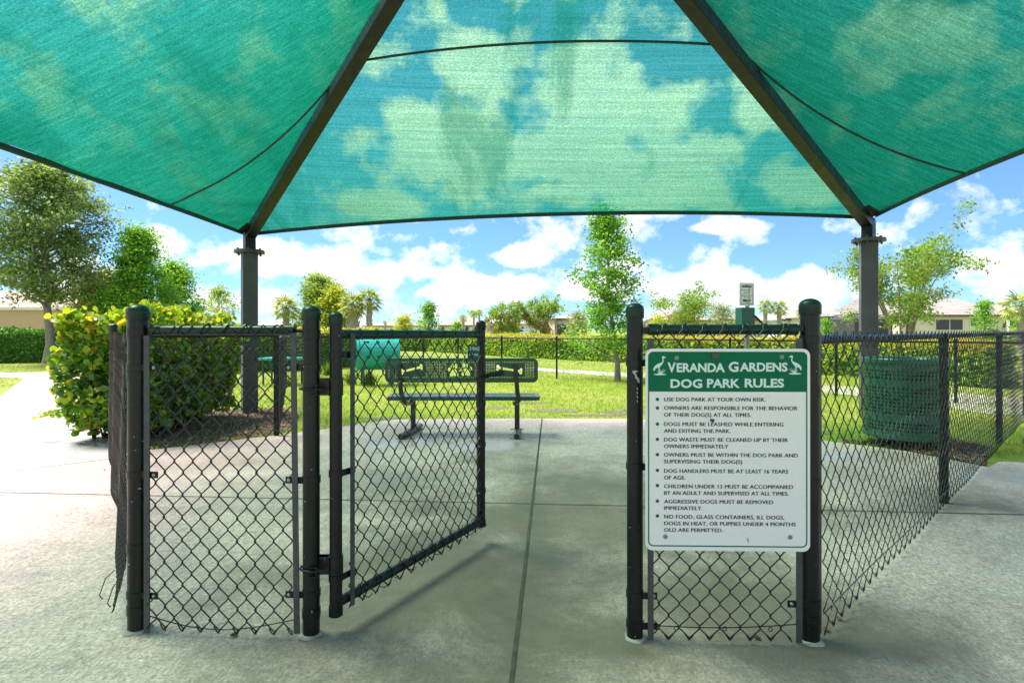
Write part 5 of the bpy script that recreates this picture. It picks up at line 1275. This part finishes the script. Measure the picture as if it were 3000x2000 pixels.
n_ = 3500; Pi = np.stack([rng.uniform(hx0 + .15, hx1 - .15, n_), rng.uniform(hy0_ + .15, hy1_ - .15, n_), rng.uniform(.15, hzt - .15, n_)], 1)
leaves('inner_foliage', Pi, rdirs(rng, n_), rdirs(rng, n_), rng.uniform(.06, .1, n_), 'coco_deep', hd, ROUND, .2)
mb = MB(); rg = random.Random(5)
for i in range(46):
    x, y = rg.uniform(hx0 + .2, hx1 - .2), rg.uniform(hy0_ + .2, hy1_ - .2); b0 = Vector((x, y, -.02))
    for j in range(4):
        e = Vector((x + rg.gauss(0, .25), y + rg.gauss(0, .25), rg.uniform(.6, hzt - .08))); mb.tube(branch_pts(rg, b0, e, 4, .06), [.012, .010, .007, .005, .003], 5, caps=False)
tw0 = P(400, 1185, 6.0); tw1 = P(118, 1215, 6.1)
tw = [Vector((hx0 + .1, 6.2, .42)), P(210, 1195, 6.1), P(170, 1212, 6.1), P(110, 1222, 6.1)]; mb.tube(tw, [.007, .005, .004, .003], 5); mb.build('stem', 'twig', hd, True)
tl_, tt_ = [], []
for i in range(22):
    s = .25 + .75 * i / 21; f = s * 3; k = min(int(f), 2); q = tw[k].lerp(tw[k + 1], f - k); tl_.append(tuple(q)); tt_.append((-.6 + rg.gauss(0, .4), rg.gauss(0, .5), rg.gauss(.1, .6)))
leaves('loose_shoot', tl_, tt_, rdirs(rng, 22) + np.array([0, 0, .8]), .062, ['coco_deep', 'coco_young'], hd, ROUND, .3, (np.arange(22) > 9).astype(int))
def hedge_line(name, label, pts, width, hgt, n, lsize, mats, toptop, seed, leafmid=True, coreshrink=.12, z0=.02):
    rg = np.random.default_rng(seed); th = thing(name, Vector((pts[0][0], pts[0][1], 0)).lerp(Vector((pts[-1][0], pts[-1][1], 0)), .5), label, 'hedge')
    segs = [(Vector((a[0], a[1], 0)), Vector((b[0], b[1], 0))) for a, b in zip(pts, pts[1:])]; tot = sum((b - a).length for a, b in segs)
    PP, NN_ = [], []; core = MB()
    for a, b in segs:
        L = (b - a).length; u = (b - a).normalized(); nv_ = Vector((u.y, -u.x, 0)); k = int(n * L / tot)
        p_, q_ = shell(k, 0, L, -width / 2, width / 2, z0, hgt, .07, rg); p_ += q_ * bumpy(p_ + a.x, .09, 2.6)[:, None]
        w_ = np.array(u)[None] * p_[:, :1] + np.array(nv_)[None] * p_[:, 1:2]; w_[:, 2] = p_[:, 2]; PP.append(w_ + np.array([a.x, a.y, 0]))
        n2 = np.array(u)[None] * q_[:, :1] + np.array(nv_)[None] * q_[:, 1:2]; n2[:, 2] = q_[:, 2]; NN_.append(n2)
        c = (a + b) / 2; core.box((c.x, c.y, (hgt - coreshrink) / 2), (L, width - 2 * coreshrink, hgt - coreshrink), Matrix((u, -nv_, Vector((0, 0, 1)))).transposed())
    PP = np.concatenate(PP); NN_ = np.concatenate(NN_); k = len(PP)
    Tt = NN_ * .4 + rdirs(rg, k); Nr = rdirs(rg, k) * .8 + NN_ * .5; Nr[:, 2] += .4
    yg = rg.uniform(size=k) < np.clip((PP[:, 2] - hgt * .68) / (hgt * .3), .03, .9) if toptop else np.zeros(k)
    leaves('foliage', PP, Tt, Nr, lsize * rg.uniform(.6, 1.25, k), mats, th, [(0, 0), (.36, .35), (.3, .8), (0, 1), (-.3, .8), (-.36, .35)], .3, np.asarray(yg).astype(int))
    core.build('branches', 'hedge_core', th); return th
hb = [G(900, 1024), G(1270, 1029), G(1575, 1049), G(1830, 1061), G(2402, 1094), (10.4, 11.4)]
hb = [(p[0], p[1] + .55) for p in hb]
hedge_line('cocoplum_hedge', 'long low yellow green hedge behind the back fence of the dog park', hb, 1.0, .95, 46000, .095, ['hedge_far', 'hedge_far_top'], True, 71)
hedge_line('cocoplum_hedge', 'dark leafed clipped hedge beyond the inner fence, left of the tunnel', [(-9.6, 15.2), (-5.9, 18.4), (-5.2, 21)], .9, 1.22, 9000, .085, ['coco_deep', 'hedge_far_top'], True, 72)
hedge_line('ficus_hedge', 'dark green clipped hedge in front of the tan building on the left', [(-26, 20.2), (-17.3, 21.4), (-12.5, 23.0)], .9, 1.2, 15000, .10, ['hedge_dark'], False, 73)

# grass tufts at posts
def tuft(name, label, p, n, h_, seed, cat='grass tuft', group=None):
    rg = np.random.default_rng(seed); C = np.stack([rg.normal(p[0], .05, n), rg.normal(p[1], .05, n), np.full(n, -.01)], 1); T = rg.normal(size=(n, 3)) * .4; T[:, 2] = 1
    tag(leaves(name, C, T, rdirs(rg, n), h_ * rg.uniform(.5, 1.2, n), 'tuft', None, [(-.03, 0), (.03, 0), (.025, .6), (0, 1)], .6), label, cat, group)
tuft('grass_tuft', 'tall grass clump at the left post before the tunnel', K1, 130, .30, 1)
tuft('grass_tuft', 'tall grass clump at the right post before the tunnel', K2, 130, .32, 2)
tuft('grass_tuft', 'spiky grass clump behind the gate hinge posts', G(958, 1098), 110, .36, 3)
tuft('grass_tuft', 'grass clump at the inner fence corner beyond the lawn', J_, 90, .26, 4)
tuft('grass_tuft', 'weedy grass clump at the foot of the right fence by the walk', PF_ + Vector((.2, -.25, 0)), 200, .16, 5)

# ================================================================== houses
def house(name, label, px0, px1, d, eave_py, ridge_py, depth, wallm, roofm, wins=(), gable=False, rot=0, base=None, ridge_in=None, cage=None):
    x0, x1 = (px0 - 1500) / F * d, (px1 - 1500) / F * d; ez, rzz = topz(eave_py, d), topz(ridge_py, d); th = thing(name, ((x0 + x1) / 2, d + depth / 2, 0), label, 'house')
    mb = MB(); mb.box(((x0 + x1) / 2, d + depth / 2, ez / 2 - .2), (x1 - x0, depth, ez + .4)); mb.build('wall', wallm, th)
    o_ = .45; X0, X1, Y0, Y1 = x0 - o_, x1 + o_, d - o_, d + depth + o_; ri = (ridge_in if ridge_in is not None else (Y1 - Y0) / 2) if not gable else 0
    ri = min(ri, (X1 - X0) / 2 - .05); ym = (Y0 + Y1) / 2
    vs = [(X0, Y0, ez - .02), (X1, Y0, ez - .02), (X1, Y1, ez - .02), (X0, Y1, ez - .02), (X0 + ri, ym, rzz), (X1 - ri, ym, rzz)]
    vs += [(x_, y_, z_ + .12) for x_, y_, z_ in vs]
    top_ = [(6, 7, 11, 10), (7, 8, 11), (8, 9, 10, 11), (9, 6, 10)]; bot_ = [(0, 4, 5, 1), (1, 5, 2), (2, 5, 4, 3), (3, 4, 0)]; sides_ = [(0, 1, 7, 6), (1, 2, 8, 7), (2, 3, 9, 8), (3, 0, 6, 9)]
    mb = MB(); mb.add(vs, top_ + bot_ + sides_); ro = mb.build('roof', roofm, th)
    mb = MB(); mb.box(((X0 + X1) / 2, Y0 - .03, ez + .04), (X1 - X0, .05, .2)); mb.build('fascia', 'fascia', ro)
    if gable:
        for xx_ in (x0 + .05, x1 - .05):
            mb = MB(); mb.add([(xx_, d, ez), (xx_, d + depth, ez), (xx_, ym, rzz - .1)], [(0, 1, 2)]); mb.build('gable_wall', wallm, th)
    for (a_, b_, ty, by, kind) in wins:
        wx0, wx1 = (a_ - 1500) / F * d, (b_ - 1500) / F * d; z1_, z0_ = topz(ty, d), topz(by, d)
        mb = MB(); mb.box(((wx0 + wx1) / 2, d - .02, (z0_ + z1_) / 2), (wx1 - wx0 + .16, .10, z1_ - z0_ + .16)); f_ = mb.build('door' if kind == 'door' else 'window', 'trim_white' if kind != 'dark' else 'fascia', th)
        mb = MB(); mb.box(((wx0 + wx1) / 2, d - .09, (z0_ + z1_) / 2), (wx1 - wx0, .05, z1_ - z0_)); mb.build('pane', 'window', f_)
        if kind == 'slide':
            mb = MB(); mb.box(((wx0 + wx1) / 2, d - .13, (z0_ + z1_) / 2), (.06, .03, z1_ - z0_)); mb.build('mullion', 'trim_white', f_)
    if cage:
        a_, b_, ty, dep = cage; wx0, wx1 = (a_ - 1500) / F * d, (b_ - 1500) / F * d; zc_ = topz(ty, d); zs = zc_ - .55; y0_ = d - dep
        mb = MB(); ins = min(1.2, (wx1 - wx0) * .25)
        mb.add([(wx0, y0_, -.02), (wx1, y0_, -.02), (wx1, d - .06, -.02), (wx0, d - .06, -.02), (wx0, y0_, zs), (wx1, y0_, zs), (wx1, d - .06, zs), (wx0, d - .06, zs), (wx0 + ins, y0_ + dep * .4, zc_), (wx1 - ins, y0_ + dep * .4, zc_), (wx1 - ins, d - .06, zc_), (wx0 + ins, d - .06, zc_)],
               [(0, 1, 5, 4), (1, 2, 6, 5), (3, 0, 4, 7), (4, 5, 9, 8), (5, 6, 10, 9), (7, 4, 8, 11), (8, 9, 10, 11), (2, 3, 7, 11, 10, 6)]); cg = mb.build('pool_cage', 'screen', th)
        mb = MB()
        for k in range(5):
            xk = wx0 + (wx1 - wx0) * k / 4; xt = wx0 + ins + (wx1 - wx0 - 2 * ins) * k / 4; mb.tube([(xk, y0_ - .03, 0), (xk, y0_ - .03, zs), (xt, y0_ + dep * .4, zc_ + .03)], .04, 4)
        mb.tube([(wx0, y0_ - .03, zs), (wx1, y0_ - .03, zs)], .04, 4); mb.tube([(wx0, y0_ - .03, zs * .5), (wx1, y0_ - .03, zs * .5)], .03, 4); mb.tube([(wx0 + ins, y0_ + dep * .4, zc_ + .03), (wx1 - ins, y0_ + dep * .4, zc_ + .03)], .04, 4)
        mb.build('cage_frame', 'galv' if False else 'bar', cg)
    return th
house('house', 'tan roofed cream house far away between the gate end post and the bench', 1284, 1440, 120, 954, 926, 14, 'cream_wall', 'roof_peach', [(1293, 1301, 958, 967, 'win'), (1364, 1373, 957, 968, 'win'), (1389, 1397, 957, 971, 'door')])
house('house', 'white gabled house behind the two pink crape myrtles', 1432, 1565, 135, 950, 915, 12, 'white_wall', 'roof_pale', [(1528, 1534, 957, 963, 'win'), (1466, 1472, 957, 965, 'win')], gable=True)
house('house', 'peach roofed house with a dark screened porch behind the round olive shrub', 1625, 1720, 80, 935, 922, 10, 'tan_wall', 'roof_peach', cage=(1628, 1662, 940, 3))
house('house', 'peach tiled house hidden behind the sparse crape myrtle', 1938, 2085, 70, 940, 906, 12, 'cream_wall', 'roof_peach', [(2000, 2015, 947, 960, 'win')], cage=(1880, 1930, 936, 3))
house('house', 'long tan tiled house behind the pair of palms', 2130, 2292, 70, 938, 912, 12, 'cream_wall', 'roof_tan', [(2258, 2268, 950, 962, 'win')])
house('house', 'white walled house low beside the tall corner post', 2296, 2362, 64, 938, 915, 10, 'white_wall', 'roof_tan')
house('house', 'hip roofed tiled house with a pool cage, left of the steel column', 2366, 2530, 60, 930, 893, 14, 'cream_wall', 'roof_tan', cage=(2420, 2520, 922, 5))
house('house', 'long tiled house with dark sliding doors at the right of the view', 2640, 2950, 58, 926, 866, 14, 'cream_wall', 'roof_tan', [(2741, 2818, 936, 966, 'slide'), (2844, 2862, 932, 955, 'win'), (2936, 2944, 935, 960, 'win')], ridge_in=.3)
house('house', 'house end with a dark window at the right edge', 2956, 3080, 66, 920, 890, 10, 'cream_wall', 'roof_peach', [(2958, 2985, 938, 958, 'win')])
house('house', 'distant house with a broad peach roof behind the two palms', 1070, 1225, 105, 956, 940, 14, 'white_wall', 'roof_peach')
house('house', 'distant house with only its pale roof showing beside the canopy column', 735, 815, 80, 955, 936, 10, 'cream_wall', 'roof_pale')
# tan building on the left
d_ = 33
bd = thing('tan_building', (gpos(-100, d_).x, d_ + 5, 0), 'tan stucco building with white coping behind the left hedge', 'building')
xa, xb = gpos(-420, d_).x, gpos(268, d_).x; zt2 = topz(908, d_)
mb = MB(); mb.box(((xa + xb) / 2, d_ + 5, zt2 / 2), (xb - xa, 10, zt2)); mb.build('wall', 'tan_wall', bd)
mb = MB(); mb.box(((xa + xb) / 2, d_ + 5, zt2 + .09), (xb - xa + .3, 10.3, .18)); mb.build('coping', 'trim_white', bd)
xr = gpos(140, d_).x; vs = [(xa, d_ + 1.5, zt2 + .1), (xr, d_ + 1.5, zt2 + .1), (xr, d_ + 9.5, zt2 + .1), (xa, d_ + 9.5, zt2 + .1), (xa, d_ + 5.5, zt2 + 1.5), (xr - 1.5, d_ + 5.5, zt2 + 1.5)]
mb = MB(); mb.add(vs, [(0, 1, 5, 4), (1, 2, 5), (2, 3, 4, 5), (3, 0, 4), (3, 2, 1, 0)]); mb.build('roof', 'roof_peach', bd)
# parked car and flower bed
d_ = 110; cx_ = gpos(1522, d_)
car = thing('parked_car', cx_, 'white car parked between the two pink crape myrtles', 'car')
prof = [(-2.1, .35), (-2.1, .85), (-1.5, .98), (-.9, 1.45), (.5, 1.48), (1.15, 1.0), (2.0, .85), (2.15, .6), (2.15, .35)]
mb = MB(); n_ = len(prof); vs = [(cx_.x + x, cx_.y + s * .85 * (1 if z < 1.1 else .85), z) for s in (-1, 1) for x, z in prof]
mb.add(vs, [tuple(range(n_ - 1, -1, -1)), tuple(range(n_, 2 * n_))] + [(i, (i + 1) % n_, n_ + (i + 1) % n_, n_ + i) for i in range(n_)]); mb.build('body', 'car_white', car, bevel=.04)
mb = MB(); mb.add([(cx_.x - 1.25, cx_.y - .865, 1.0), (cx_.x + .95, cx_.y - .865, 1.0), (cx_.x + .4, cx_.y - .76, 1.40), (cx_.x - .85, cx_.y - .76, 1.38)], [(0, 1, 2, 3)]); mb.build('side_window', 'window', car)
for xx_ in (-1.35, 1.35):
    mb = MB(); mb.lathe((cx_.x + xx_, cx_.y - .9, .33), [(.2, -.0), (.33, .02), (.33, .2), (.2, .22)], 18, Matrix(((1, 0, 0), (0, 0, 1), (0, 1, 0)))); w_ = mb.build('wheel', 'tyre', car, True)
    mb = MB(); mb.lathe((cx_.x + xx_, cx_.y - .92, .33), [(.2, 0), (.17, .02)], 14, Matrix(((1, 0, 0), (0, 0, 1), (0, 1, 0)))); mb.build('rim', 'bolt', w_)
rgn = np.random.default_rng(81); n_ = 1500; q = gpos(1437, 100)
fbC = np.stack([rgn.normal(q.x, .6, n_), rgn.normal(q.y, .5, n_), rgn.uniform(.05, .55, n_)], 1)
fbC[:, 0] = q.x + np.clip(fbC[:, 0] - q.x, -1.2, 1.2) * .9
fb = thing('flower_bed', q, 'low red orange flower bed in front of the tan house', 'flowers')
leaves('blossom', fbC, rdirs(rgn, n_), rdirs(rgn, n_), .2, 'redflower', fb); 

# ================================================================== little things on the concrete
for (px, py, mat, nm, lab, sz_, cat) in ((2452, 1817, 'litter', 'fallen_leaf', 'small orange leaf on the concrete at the foot of the right fence', .026, 'leaf'), (2208, 1872, 'twig', 'fallen_leaf', 'brown twig scrap on the concrete under the rules sign', .03, 'leaf'),
        (2412, 1850, 'litter', 'fallen_leaf', 'tan leaf against the base of the tall corner post', .03, 'leaf'), (301, 1378, 'twig', 'pebble', 'dark speck on the pale concrete left of the left post', .022, 'debris'), (672, 1866, 'twig', 'fallen_leaf', 'tiny dark twig on the concrete below the left panel', .03, 'leaf')):
    q = G(px, py); o = leaves(nm, [(q.x, q.y, .006)], [(1, .3, .08)], [(0, 0, 1)], sz_, mat, None, ROUND, .6); tag(o, lab, cat)
print('polys', sum(len(o.data.polygons) for o in bpy.data.objects if o.type == 'MESH'))
